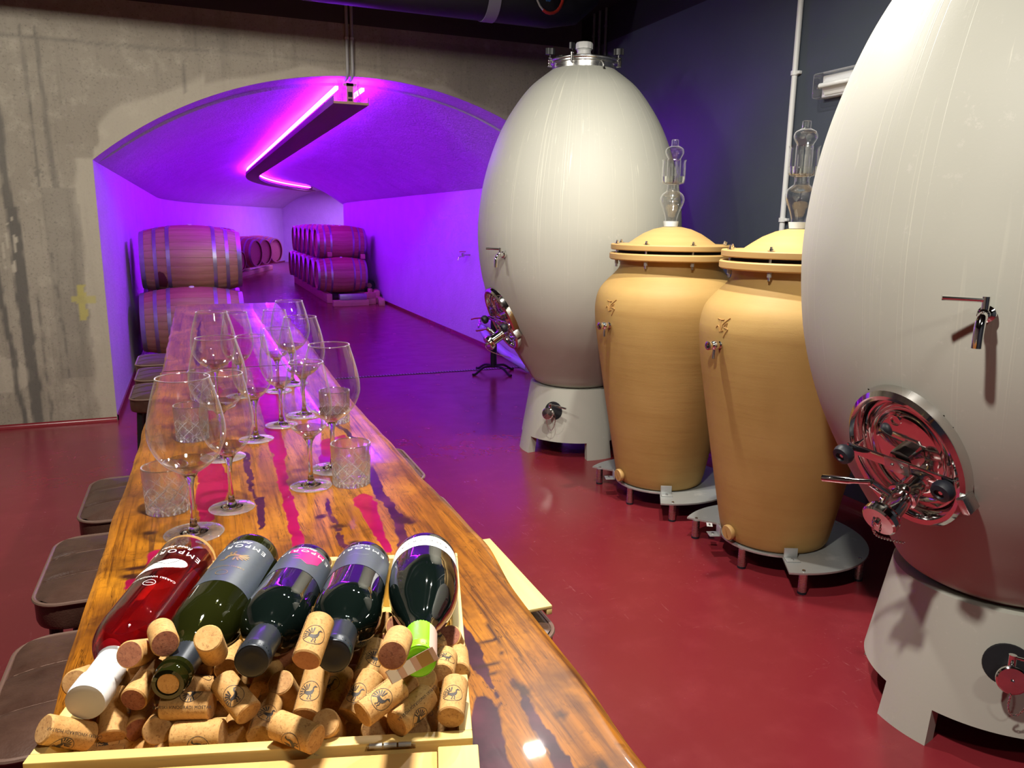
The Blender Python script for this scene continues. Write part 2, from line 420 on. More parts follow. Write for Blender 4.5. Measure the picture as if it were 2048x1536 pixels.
# terracotta
n = NM('terracotta'); v = n.obj(); a = n.noise(v, 3.0, 5); th = n.noise(n.map(v, (1.0, 1.0, 12)), 1.2, 5, 0.6); g = n.noise(v, 160, 3)
base = n.mix(n.rng(a, 0.3, 0.7), (0.445, 0.275, 0.085), (0.525, 0.335, 0.115))
base = n.mix(n.rng(th, 0.5, 0.72, 0, 0.30), base, (0.38, 0.20, 0.06))
n.set(Base_Color=base, Roughness=0.62, Specular_IOR_Level=0.35)
n.bump(n.math('ADD', n.math('MULTIPLY', th, 0.8), n.math('MULTIPLY', g, 0.12)), 0.28, 0.006); M['terracotta'] = n.m
n = NM('terracotta_pale'); v = n.obj(); th = n.noise(n.map(v, (2, 2, 30)), 2, 4)
n.set(Base_Color=n.mix(th, (0.50, 0.30, 0.10), (0.60, 0.38, 0.14)), Roughness=0.6); M['terracotta_pale'] = n.m

# leather
n = NM('leather'); v = n.obj(); a = n.noise(v, 7, 6, 0.65); b = n.vor(v, 260)
n.set(Base_Color=n.mix(n.rng(a, 0.3, 0.72), (0.042, 0.019, 0.013), (0.115, 0.058, 0.040)), Roughness=n.rng(a, 0.3, 0.7, 0.30, 0.46))
n.bump(n.math('ADD', n.math('MULTIPLY', b, 0.4), n.math('MULTIPLY', a, 0.6)), 0.22, 0.003); M['leather'] = n.m
M['leather_piping'] = plain('leather_piping', (0.17, 0.10, 0.075), 0.45)
M['stitch'] = plain('stitch', (0.20, 0.12, 0.09), 0.6)

# barrels
def wood(name, c0, c1, axis=0, s=1.0, rough=0.55):
    n = NM(name); v = n.obj(); sc = [26 * s] * 3; sc[axis] = 1.6 * s
    g = n.noise(n.map(v, tuple(sc)), 1.5, 6, 0.62, 0.3); b = n.noise(v, 3 * s, 3); r = n.rand()
    f = n.math('ADD', n.math('MULTIPLY', g, 0.75), n.math('MULTIPLY', r, 0.25))
    base = n.mix(n.rng(f, 0.3, 0.75), c0, c1); base = n.mix(n.rng(b, 0.6, 0.8, 0, 0.35), base, tuple(q * 0.6 for q in c0))
    n.set(Base_Color=base, Roughness=rough); n.bump(g, 0.12, 0.003); return n.m
M['oak'] = wood('oak', (0.36, 0.19, 0.085), (0.50, 0.30, 0.15))
M['oak_wine'] = wood('oak_wine', (0.33, 0.10, 0.07), (0.44, 0.18, 0.10))
M['stain'] = plain('stain', (0.11, 0.022, 0.022), 0.6)
M['lumber'] = wood('lumber', (0.45, 0.26, 0.12), (0.58, 0.38, 0.20))
M['lumber_y'] = wood('lumber_y', (0.45, 0.26, 0.12), (0.58, 0.38, 0.20), 1)
M['pine'] = wood('pine', (0.70, 0.47, 0.14), (0.80, 0.60, 0.22), 0, 1.3, 0.5)
M['pine_y'] = wood('pine_y', (0.70, 0.49, 0.16), (0.80, 0.62, 0.24), 1, 1.3, 0.5)
M['pine_lid'] = wood('pine_lid', (0.62, 0.33, 0.085), (0.70, 0.42, 0.14), 0, 1.0, 0.5)
M['mdf'] = wood('mdf', (0.19, 0.125, 0.095), (0.23, 0.15, 0.11), 1)
n = NM('hoop'); v = n.obj(); a = n.noise(v, 30, 4)
n.set(Base_Color=n.mix(a, (0.34, 0.34, 0.36), (0.50, 0.50, 0.52)), Metallic=0.85, Roughness=n.rng(a, 0.3, 0.7, 0.3, 0.5)); M['hoop'] = n.m

# cork
def corkmat(name, c0, c1, dk):
    n = NM(name); v = n.obj(); r = n.rand()
    vv = n.node('ShaderNodeVectorMath', {0: v, 1: n.node('ShaderNodeCombineXYZ', {0: r, 1: r, 2: r}).outputs[0]}, operation='ADD').outputs[0]
    a = n.noise(vv, 420, 3, 0.6); b = n.noise(vv, 150, 5, 0.7)
    base = n.mix(n.rng(b, 0.3, 0.7), c0, c1); base = n.mix(n.rng(a, 0.55, 0.66, 0, 0.75), base, dk)
    base = n.mix(n.math('MULTIPLY', r, 0.35), base, (0.47, 0.24, 0.085))
    n.set(Base_Color=base, Roughness=0.75); n.bump(b, 0.25, 0.0015); return n.m
M['cork'] = corkmat('cork', (0.52, 0.265, 0.075), (0.64, 0.38, 0.135), (0.30, 0.13, 0.035))
M['cork_end'] = corkmat('cork_end', (0.36, 0.165, 0.048), (0.56, 0.32, 0.12), (0.20, 0.08, 0.025))
M['cork_red'] = corkmat('cork_red', (0.22, 0.055, 0.030), (0.36, 0.13, 0.065), (0.13, 0.03, 0.02))

# resin and timber table top
n = NM('river_table'); v = n.obj(); rv = n.attr('resin'); dk = n.attr('seam'); kn = n.attr('knot')
g = n.noise(n.map(v, (34, 1.7, 8)), 1.6, 7, 0.66, 0.6); b = n.noise(n.map(v, (3.2, 2.2, 1)), 2.2, 5, 0.65); fn = n.noise(n.map(v, (150, 9, 1)), 1.4, 4, 0.6); pt = n.noise(v, 16, 5, 0.7)
wd = n.mix(n.rng(g, 0.28, 0.72), (0.100, 0.028, 0.003), (0.370, 0.130, 0.009))
wd = n.mix(n.rng(b, 0.46, 0.72, 0, 0.7), wd, (0.54, 0.215, 0.014), 'MIX')
wd = n.mix(n.rng(n.noise(v, 4.2, 5, 0.7), 0.52, 0.66, 0, 0.75), wd, (0.060, 0.018, 0.005))
wd = n.mix(n.rng(fn, 0.52, 0.68, 0, 0.6), wd, (0.075, 0.021, 0.004))
lg = n.noise(n.map(v, (60, 1.1, 4)), 1.3, 6, 0.7, 0.8)
wd = n.mix(n.rng(lg, 0.56, 0.66, 0, 0.8), wd, (0.055, 0.016, 0.004))
wd = n.mix(n.rng(pt, 0.60, 0.74, 0, 0.75), wd, (0.045, 0.014, 0.005))
ck = n.noise(n.map(v, (20, 1.5, 4)), 1.5, 4, 0.75, 1.2); ck2 = n.noise(n.map(v, (5, 26, 4)), 1.2, 4, 0.75, 0.8)
ck = n.math('MULTIPLY', n.rng(n.math('ABSOLUTE', n.math('SUBTRACT', ck, 0.5)), 0.0, 0.010, 1.0, 0.0), n.rng(n.noise(v, 6, 3), 0.46, 0.54))
ck2 = n.math('MULTIPLY', n.rng(n.math('ABSOLUTE', n.math('SUBTRACT', ck2, 0.5)), 0.0, 0.007, 1.0, 0.0), n.rng(n.noise(v, 9, 3), 0.56, 0.62))
wd = n.mix(n.math('MULTIPLY', n.math('MAXIMUM', ck, ck2), 0.85), wd, (0.022, 0.007, 0.002))
rs = n.mix(n.rng(n.noise(v, 9, 5, 0.6, 1.2), 0.35, 0.7), (0.18, 0.002, 0.026), (0.30, 0.006, 0.050))
ds = n.mix(n.rng(n.noise(v, 14, 4), 0.4, 0.7), (0.030, 0.006, 0.016), (0.085, 0.018, 0.035))
col = n.mix(n.rng(rv, 0.40, 0.60), wd, rs); col = n.mix(n.rng(dk, 0.40, 0.60), col, ds)
col = n.mix(kn, col, (0.035, 0.010, 0.006))
n.set(Base_Color=col, Roughness=0.30, Specular_IOR_Level=0.08, Coat_Weight=0.30, Coat_Roughness=0.025)
n.bump(n.math('ADD', n.math('MULTIPLY', b, 0.6), n.math('MULTIPLY', g, 0.2)), 0.10, 0.004); M['river_table'] = n.m
M['bark'] = wood('bark', (0.055, 0.024, 0.010), (0.16, 0.075, 0.03), 1, 1.0, 0.6)
n = NM('cloudy_hose'); n.set(Base_Color=(0.55, 0.60, 0.80), Roughness=0.25); n.b.inputs['Transmission Weight'].default_value = 0.25; M['hose'] = n.m
# ------------------------------------------------------------------ the setting
YW = 6.53                 # face of the concrete wall with the arch
XL, XR = -0.646, 3.34     # side walls of the vault
XC, HS, SPR, APX = 1.347, 1.993, 1.958, 2.68
RA = ((HS ** 2) + (APX - SPR) ** 2) / (2 * (APX - SPR))
def arch(wd): return APX - RA + sqrt(max(RA * RA - wd * wd, 0))
def path(s):
    """centre line of the vault: straight, a bend to the right, straight"""
    L1, RB, TH = 10.77, 20.0, radians(24.5)
    if s <= L1: return XC, YW + s, 0.0
    if s <= L1 + RB * TH:
        h = (s - L1) / RB; return XC + RB * (1 - cos(h)), YW + L1 + RB * sin(h), h
    q = s - L1 - RB * TH
    return XC + RB * (1 - cos(TH)) + q * sin(TH), YW + L1 + RB * sin(TH) + q * cos(TH), TH
def on_path(s, wd, z):
    x, y, h = path(s); return (x + wd * cos(h), y - wd * sin(h), z)
SEND = 23.6
def grid_mesh(rows, flip=False):
    V, F = [], []; n = len(rows[0])
    for r in rows: V += list(r)
    for j in range(len(rows) - 1):
        for i in range(n - 1):
            q = (j * n + i, j * n + i + 1, (j + 1) * n + i + 1, (j + 1) * n + i)
            F.append(tuple(reversed(q)) if flip else q)
    return V, F
def struct(name, g, mat, weld=False, angle=35):
    o = MB().add(g).obj(name, mat, None, angle, weld); tag(o, kind='structure'); return o

struct('floor', box(-4.2, 14.0, -2.6, 40, -0.06, 0), M['red_floor'])
struct('ceiling', box(-4.2, 3.4, -2.6, YW + 0.02, 3.30, 3.36), M['black_paint'])
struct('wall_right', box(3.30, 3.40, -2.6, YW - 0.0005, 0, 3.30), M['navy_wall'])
struct('wall_left', box(-4.3, -4.2, -2.6, YW + 0.3, 0, 3.30), M['concrete'])
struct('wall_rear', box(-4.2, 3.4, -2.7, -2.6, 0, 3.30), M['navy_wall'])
# coved skirting along the navy wall and the concrete wall (the floor coating runs up)
def cove(p, q, nrm, r=0.05):
    p, q, nv = Vector(p), Vector(q), Vector(nrm); rows = []
    for a in (p, q):
        rows.append([tuple(a + nv * (r * (1 - sin(t))) + Vector((0, 0, r * (1 - cos(t))))) for t in [k * pi / 2 / 6 for k in range(7)]] + [tuple(a + Vector((0, 0, r))), tuple(a)])
    return grid_mesh(rows)
struct('baseboard_right', cove((3.30, -2.6, 0.0005), (3.30, YW - 0.005, 0.0005), (-1, 0, 0), 0.07), M['red_floor'])
struct('baseboard_far', cove((-4.2, YW, 0.0005), (XL - 0.002, YW, 0.0005), (0, -1, 0), 0.03), M['red_floor'])

# concrete wall with the arched opening, its stains as vertex values
def wall_far():
    V, F = [], []
    xs = [-4.2 + (XL + 4.2) * i / 240 for i in range(241)]
    zs = [SPR * j / 140 for j in range(141)] + [SPR + (3.30 - SPR) * j / 60 for j in range(1, 61)]
    n = len(zs)
    for x in xs:
        for z in zs: V.append((x, YW, z))
    for i in range(240):
        for j in range(n - 1):
            a = i * n + j; F.append((a, a + n, a + n + 1, a + 1))
    o = len(V); xs2 = [XL + (3.30 - XL) * i / 180 for i in range(181)]
    for x in xs2:
        z0 = max(arch(x - XC), SPR)
        for j in range(61): V.append((x, YW, z0 + (3.30 - z0) * j / 60))
    for i in range(180):
        for j in range(60):
            a = o + i * 61 + j; F.append((a, a + 61, a + 62, a + 1))
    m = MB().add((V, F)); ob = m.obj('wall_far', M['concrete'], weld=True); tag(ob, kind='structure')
    me = ob.data; N = len(me.vertices)
    def nz(p, s): return noise.noise(Vector((p[0] * s, p[2] * s, 3.7)))
    def line(p, a, b, w0, w1, rag=0.02, s=6):
        ax, az, bx, bz = a[0], a[1], b[0], b[1]
        t = (p[2] - az) / (bz - az)
        if t < 0 or t > 1: return 0
        cx_ = ax + (bx - ax) * t + rag * nz(p, s); wd = w0 + (w1 - w0) * t + rag * 0.6 * nz(p, s * 2.3)
        d = abs(p[0] - cx_); return max(0, min(1, (wd - d) / 0.012 + 0.5))
    D, P, Yl = [], [], []
    for vv in me.vertices:
        p = vv.co
        d = max(line(p, (-1.19, 1.62), (-1.175, 0.02), 0.034, 0.040), line(p, (-1.33, 1.25), (-1.27, 0.02), 0.022, 0.020),
                0.9 * line(p, (-1.20, 2.9), (-1.205, 1.60), 0.012, 0.03), 0.8 * line(p, (-1.012, 2.85), (-1.00, 1.75), 0.007, 0.006, 0.006),
                0.6 * line(p, (-0.93, 2.85), (-0.90, 1.75), 0.010, 0.022, 0.01), 0.75 * line(p, (-0.97, 1.30), (-0.95, 0.35), 0.007, 0.006, 0.02, 9),
                0.7 * line(p, (-1.10, 1.0), (-1.08, 0.02), 0.006, 0.006, 0.02, 9), 0.6 * line(p, (0.005, 2.77), (0.012, 2.46), 0.006, 0.006, 0.005),
                0.5 * line(p, (-2.0, 2.9), (-2.02, 0.02), 0.05, 0.05, 0.05))
        # formwork joint
        zz = 2.762 + 0.012 * nz(p, 3) + (0.012 if p[0] > 0 else 0)
        d = max(d, (0.55 if p[0] < 0.2 else 0.3) * max(0, 1 - abs(p[2] - zz) / (0.018 + 0.02 * max(0, nz(p, 4)))))
        # greyer panel beside the opening
        if -1.0 < p[0] < -0.78 + 0.05 * nz(p, 5) and 0.35 < p[2] < 1.75: d = max(d, 0.28)
        if 0.02 < p[0] < 0.42 and 2.80 < p[2] < 3.0: d = max(d, 0.22)
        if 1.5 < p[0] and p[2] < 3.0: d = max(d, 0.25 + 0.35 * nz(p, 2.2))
        if abs(p[0] + 0.99) < 0.03 and abs(p[2] - 1.86) < 0.03: d = max(d, 0.6 * (nz(p, 40) > 0))
        # pale filler along the arch and down the jamb
        q = 0.0
        if p[0] > XL:
            dz = p[2] - arch(p[0] - XC); q = max(0, min(1, (0.07 + 0.05 * nz(p, 4) - dz) / 0.03))
            if -0.6 < p[0] < 0.15: q = max(q, max(0, min(1, (0.20 + 0.08 * nz(p, 3) - dz) / 0.05)))
        elif p[2] < SPR:
            q = max(0, min(1, (0.14 + 0.05 * nz(p, 4) - (XL - p[0])) / 0.03))
        if nz(p, 2.6) > 0.25 and p[2] < 0.55 and p[0] < -0.7: q = max(q, 0.8)
        if abs(p[0] + 1.22 + 0.03 * nz(p, 8)) < 0.05 and 1.15 < p[2] < 1.55 and nz((p[0] * 6, 0, p[2]), 9) > 0.12: q = 1.0; d = 0
        yl = 0.0
        if abs(p[0] + 0.806) < 0.027 + 0.006 * nz(p, 30) and 0.79 < p[2] < 1.06: yl = 1
        if abs(p[2] - 0.945) < 0.024 + 0.006 * nz(p, 30) and abs(p[0] + 0.80) < 0.08: yl = 0.85
        D.append(d); P.append(q); Yl.append(yl)
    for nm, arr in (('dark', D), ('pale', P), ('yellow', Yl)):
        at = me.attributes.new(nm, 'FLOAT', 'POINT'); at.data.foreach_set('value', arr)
wall_far()

# reveal of the opening, then the plastered vault
NW = 40
wds = [-HS + 2 * HS * i / NW for i in range(NW + 1)]
def sec(s, dz=0.0, lo=0.0, k=1.0): return [on_path(s, wd * k, arch(wd) + dz) for wd in wds]
struct('trim_1', grid_mesh([sec(0.0), sec(0.12), sec(0.35)], True), M['plaster'])
ss = [0.35 + (SEND - 0.35) * i / 70 for i in range(71)]
vl = []
vl.append(sec(0.35))
for s in ss:
    row = []
    for wd in wds:
        z = arch(wd); dz = -0.02 + 0.010 * noise.noise(Vector((s * 0.9, wd * 1.4, 0.3)))
        row.append(on_path(s, wd, z + (dz if abs(wd) < HS - 0.001 else 0)))
    vl.append(row)
struct('ceiling', grid_mesh(vl, True), M['plaster'])
sw = [SEND * i / 70 for i in range(71)]
struct('wall_left', grid_mesh([[on_path(s, -HS, z) for z in (0, 0.5, 1.0, 1.5, SPR)] for s in sw], True), M['plaster'])
struct('wall_right', grid_mesh([[on_path(s, HS, z) for z in (0, 0.5, 1.0, 1.5, SPR)] for s in sw], False), M['plaster'])
ev = [on_path(SEND, wd, 0) for wd in wds]; eu = [on_path(SEND, wd, arch(wd)) for wd in wds]
struct('wall_end', grid_mesh([ev, eu], True), M['plaster'])
struct('baseboard_left', grid_mesh([[on_path(s, -HS + 0.012, 0.0), on_path(s, -HS + 0.012, 0.045), on_path(s, -HS, 0.045)] for s in sw], True), M['red_floor'])
struct('baseboard_right', grid_mesh([[on_path(s, HS - 0.012, 0.0), on_path(s, HS - 0.012, 0.045), on_path(s, HS, 0.045)] for s in sw]), M['red_floor'])
# unseen violet fill lights added round the bend for the end wall of the vault
for k, s in enumerate((19.2, 21.6)):
    x, y, h = path(s); area_lamp('fill_vault_end', (x + 0.5, y, 2.5), (x + 0.5, y + 0.01, 0), 0.1, 1.0, 105, (0.42, 0.15, 1.0))

# ------------------------------------------------------------------ suspended light beam in the vault
beam = thing('light_beam', on_path(0.05, -0.09, 2.47), 'brown light beam hung along the vault crown with glowing violet strips', 'light')
bo = Vector(beam.location)
SB = 21.0
sb = [0.06 + (SB - 0.06) * i / 90 for i in range(91)]
def sweep(prof, s_list, ctr=-0.09, closed=True):
    rows = [[tuple(Vector(on_path(s, ctr + a, b)) - bo) for a, b in prof] + ([tuple(Vector(on_path(s, ctr + prof[0][0], prof[0][1])) - bo)] if closed else []) for s in s_list]
    V, F = grid_mesh(rows)
    n = len(rows[0])
    F.append(tuple(range(n - 1))); F.append(tuple(reversed([len(V) - n + i for i in range(n - 1)])))
    return V, F
one('beam_board', sweep([(-0.143, 2.475), (0.143, 2.475), (0.143, 2.535), (0.137, 2.535), (0.137, 2.495), (-0.137, 2.495), (-0.137, 2.535), (-0.143, 2.535)], sb), M['mdf'], beam)
one('beam_web', sweep([(-0.035, 2.4955), (0.035, 2.4955), (0.035, 2.64), (-0.035, 2.64)], [s for s in sb if s > 0.10]), M['mdf'], beam)
for sd in (-1, 1):
    one('led_strip', sweep([(sd * 0.105 - 0.014, 2.590), (sd * 0.105 + 0.014, 2.590), (sd * 0.105 + 0.014, 2.616), (sd * 0.105 - 0.014, 2.616)], [0.10] + [s for s in sb if 0.2 < s < 20.6]), M['led'], beam)
    for s in (1.0, 5.0, 9.0):
        one('strip_bracket', [tuple(Vector(on_path(s, -0.09 + sd * 0.068, 2.603)) - bo) for _ in (0,)] and cyl(Vector(on_path(s, -0.09 + sd * 0.03, 2.603)) - bo, Vector(on_path(s, -0.09 + sd * 0.10, 2.603)) - bo, 0.006, n=8), M['black_metal'], beam)
one('end_plate', prism([(-0.028, -0.006), (0.028, -0.006), (0.028, 0.0), (-0.028, 0.0)], 0.028, 0.175), M['mdf_end'], beam, T=TR((0, 0.05, 0)))
one('end_flange', prism([(-0.055, -0.006), (0.055, -0.006), (0.055, 0.03), (-0.055, 0.03)], 0.15, 0.172), M['mdf_end'], beam, T=TR((0, 0.05, 0)))
one('socket_recess', box(-0.017, 0.017, -0.0085, -0.0065, 0.065, 0.105), M['black_paint'], beam, T=TR((0, 0.05, 0)))
one('socket_recess', box(-0.017, 0.017, -0.0085, -0.0065, 0.035, 0.052), M['black_paint'], beam, T=TR((0, 0.05, 0)))
random.seed(3)
for k in range(6):
    sd = -1 if k < 4 else 1; x0 = sd * (0.06 + 0.012 * (k % 4))
    p = [(x0, 0.04, 0.19), (x0 + 0.01 * random.uniform(-1, 1), 0.03, 0.12), (x0 + sd * 0.012, 0.03, 0.06), (x0 + sd * 0.0, 0.05, 0.035), (x0 - sd * 0.01, 0.06, 0.06), (x0 - sd * 0.02, 0.07, 0.10)]
    one('wire', tube(catmull(p, 5), 0.002, 5), M['black_plastic'], beam)

one('end_strip', box(-0.143, 0.143, 0.006, 0.0098, 0.005, 0.0245), M['mdf_end'], beam)
# conduits down the concrete wall into the vault
for k, x in enumerate((1.222, 1.262)):
    t = thing('conduit', (x, YW - 0.014, 2.66), ('left' if k == 0 else 'right') + ' one of two pale conduits running down the concrete wall to the arch crown', 'conduit', 'conduits above the arch')
    one('pipe', tube([(0, 0, 0.64), (0, 0, 0.05), (0, 0.006, 0.03), (0, 0.03, 0.008), (-0.01, 0.08, -0.006)], 0.0125, 12), M['pipe_grey'], t)
    one('clip', lathe([(0.0128, -0.008), (0.016, -0.008), (0.016, 0.008), (0.0128, 0.008)], 14, ring=True), M['pipe_white'], t, T=TR((0, 0, 0.30)))
# conduits by the corner of the navy wall
for k, (y, z) in enumerate(((6.27, 2.50), (6.17, 2.50), (6.06, 2.50))):
    t = thing('conduit', (3.288, y, z), ('farthest', 'middle', 'nearest')[k] + ' of three dark conduits in the corner behind the lid of the far egg tank', 'conduit', 'conduits in the dark corner')
    one('pipe', cyl((0, 0, 0), (0, 0, 0.80), 0.012, n=12), M['dark_pipe'], t)
    one('clip', lathe([(0.0124, -0.008), (0.016, -0.008), (0.016, 0.008), (0.0124, 0.008)], 14, ring=True), M['dark_pipe'], t, T=TR((0, 0, 0.62 + 0.02 * k)))
# tall white conduit on the navy wall
t = thing('conduit', (3.283, 3.755, 0.08), 'white conduit with two clips running up the navy wall', 'conduit')
one('pipe', cyl((0, 0, 0), (0, 0, 3.2), 0.0165, n=14), M['pipe_white'], t)
for z in (0.68, 1.507, 2.337, 3.05):
    c = one('clip', lathe([(0.017, -0.012), (0.023, -0.012), (0.023, 0.012), (0.017, 0.012)], 16, ring=True), M['pipe_white'], t, T=TR((0, 0, z)))
    one('screw_lug', rbox(-0.008, 0.0165, -0.042, -0.020, -0.009, 0.009, 0.003), M['pipe_white'], c)
# batten lamp on the navy wall
t = thing('batten_lamp', (3.30, 3.51, 2.302), 'clear-covered unlit batten lamp on the navy wall behind the near egg tank', 'lamp')
one('housing', rbox(-0.035, -0.0005, -1.25, 0.0, -0.060, 0.060, 0.006), M['white_plastic'], t)
one('reflector', prism([(-0.036, -0.045), (-0.036, 0.045), (-0.040, 0.045), (-0.062, 0.012), (-0.062, -0.012), (-0.040, -0.045)], 0.03, 1.22), M['paper_white'], t, T=RX(pi / 2))
one('tube', cyl((-0.078, -0.03, 0.0), (-0.078, -1.22, 0.0), 0.013, n=14), M['paper_white'], t)
one('cover', rbox(-0.105, -0.034, -1.256, 0.006, -0.066, 0.066, 0.016, 3), M['thin_glass'], t)
one('latch', rbox(-0.06, -0.03, 0.004, 0.014, -0.010, 0.010, 0.002), M['steel'], t)

# insulated black duct under the ceiling, its strap, and the loop of cable that hangs there
t = thing('air_duct', (1.0, 5.55, 3.125), 'black round duct under the ceiling in front of the arch', 'duct')
one('duct_body', tube([(-3.6, 0, 0), (1.52, 0, 0), (1.68, 0, 0.03), (1.80, 0, 0.14)], 0.165, 32), M['duct_black'], t)
one('strap', lathe([(0.166, -0.045), (0.171, -0.045), (0.171, 0.045), (0.166, 0.045)], 40, ring=True), M['strap'], t, T=TR((1.05, 0, 0)) @ RY(pi / 2))
t = thing('cable_loop', (2.43, 5.32, 3.06), 'red and grey loop of cable with blue wires hanging from the dark ceiling', 'cable')
L = [(0.115 * sin(a) * 1.0, 0.01 * a, -0.15 * cos(a) + 0.09) for a in [k * pi / 12 - 0.9 * pi for k in range(22)]]
one('red_sheath', tube([(p[0], p[1], p[2]) for p in L[9:]], 0.011, 10), M['red_cable'], t)
one('grey_sheath', tube([(p[0], p[1], p[2]) for p in L[:10]], 0.007, 8), M['pipe_grey'], t)
for k in range(3):
    one('blue_wire', tube(catmull([(0.02 + 0.01 * k, 0.0, 0.24), (0.015 + 0.02 * k, 0.01, 0.12), (-0.02 + 0.012 * k, 0.01, 0.02), (-0.005 + 0.016 * k, 0.01, 0.10), (0.04 + 0.01 * k, 0.0, 0.24)], 5), 0.004, 6), M['blue_cable'], t)

# slot drain across the mouth of the vault
t = thing('floor_drain', (1.6, 7.62, 0.0), 'narrow toothed steel drain across the floor at the vault mouth', 'drain')
one('drain_channel', box(-1.9, 1.65, -0.022, 0.022, 0.0002, 0.003), M['black_metal'], t)
for k in range(118):
    x = -1.88 + k * 0.03
    V, F = box(x, x + 0.014, -0.020, 0.020, 0.0032, 0.006)
    if k == 0: sl = one('slat', (V, F), M['hoop'], t, smooth=False)
    else:
        c = sl.copy(); COL.objects.link(c); c.parent = t; c.matrix_local = TR((k * 0.03, 0, 0))
# ------------------------------------------------------------------ egg shaped tanks
FOOT = [(.372, 0), (.381, 0.002), (.310, .468), (.295, .482)]
BODY = catmull([(.255, .470), (.295, .495), (.335, .555), (.405, .66), (.505, .82), (.592, 1.0), (.652, 1.2), (.679, 1.42), (.675, 1.6), (.65, 1.78), (.605, 1.95), (.54, 2.12), (.455, 2.27), (.345, 2.41), (.21, 2.515)], 7)
HA, HZ = radians(-173.5), 0.925; OV = Matrix.Diagonal((.76, 1, 1, 1))     # manway azimuth and height
def body_r(z):
    for (r0, z0), (r1, z1) in zip(BODY[:-1], BODY[1:]):
        if z0 <= z <= z1: return r0 + (r1 - r0) * (z - z0) / (z1 - z0)
    return 0.3
hr = body_r(HZ); slope = (body_r(HZ + .1) - body_r(HZ - .1)) / .2
HN = Vector((cos(HA), sin(HA), -slope)).normalized()
HT = Vector((-sin(HA), cos(HA), 0))          # horizontal, to the right seen from outside
HB = HN.cross(HT)
HT4 = frameT(Vector((hr * cos(HA), hr * sin(HA), HZ)), HT, HB, HN)
def tap(parent, az, z, lever=(-1, 0, 0), sc=1.0, swan=True):
    r = body_r(z); n = Vector((cos(az), sin(az), 0)); b = Vector((r * cos(az), r * sin(az), z)) - n * 0.01
    o = thing_part('sampling_tap', parent)
    T = axisT(b, n, (0, 0, 1))
    one('tap_body', lathe([(0.0, 0.0), (.016, 0.0), (.016, .018), (.020, .020), (.020, .030), (.014, .034), (.014, .062), (.009, .066), (0, .066)], 18), M['chrome'], o, T=T)
    p = b + n * 0.052
    dn = Vector((0, 0, -1))
    one('spout', tube(catmull([tuple(p), tuple(p + n * .018 + dn * .006), tuple(p + n * .030 + dn * .026), tuple(p + n * .033 + dn * .052), tuple(p + n * .033 + dn * .075)], 5), 0.0115, 14), M['chrome'], o)
    one('stem', cyl(p + Vector((0, 0, .005)), p + Vector((0, 0, .042)), .0085, n=12), M['chrome'], o)
    one('lever', cyl(p + Vector((0, 0, .034)), p + Vector((0, 0, .036)) + Vector(lever) * .095, .0062, n=10), M['chrome'], o)
    return o
def thing_part(name, parent):
    o = bpy.data.objects.new(name, None); COL.objects.link(o); o.empty_display_size = .03
    o.parent = parent; KIDS.setdefault(parent.name, []).append(o); return o
def chain(pts, parent, name='chain', r=0.0011, link_l=0.0075):
    P = [Vector(p) for p in catmull(pts, 14)]; m = MB(); d = 0; last = P[0]; k = 0
    path_ = [P[0]]
    for q in P[1:]:
        while (q - path_[-1]).length > link_l: path_.append(path_[-1] + (q - path_[-1]).normalized() * link_l)
    for a, b in zip(path_[:-1], path_[1:]):
        T = axisT((a + b) / 2, (b - a), None, (k % 2) * pi / 2); k += 1
        L = link_l * .72; w_ = .0022
        m.add(tube([(w_ * cos(t), 0, L * sin(t)) for t in [2 * pi * i / 10 for i in range(10)]], r, 5, closed=True), T)
    o = m.obj(name, M['chrome'], parent); tag(o, kind='stuff'); return o
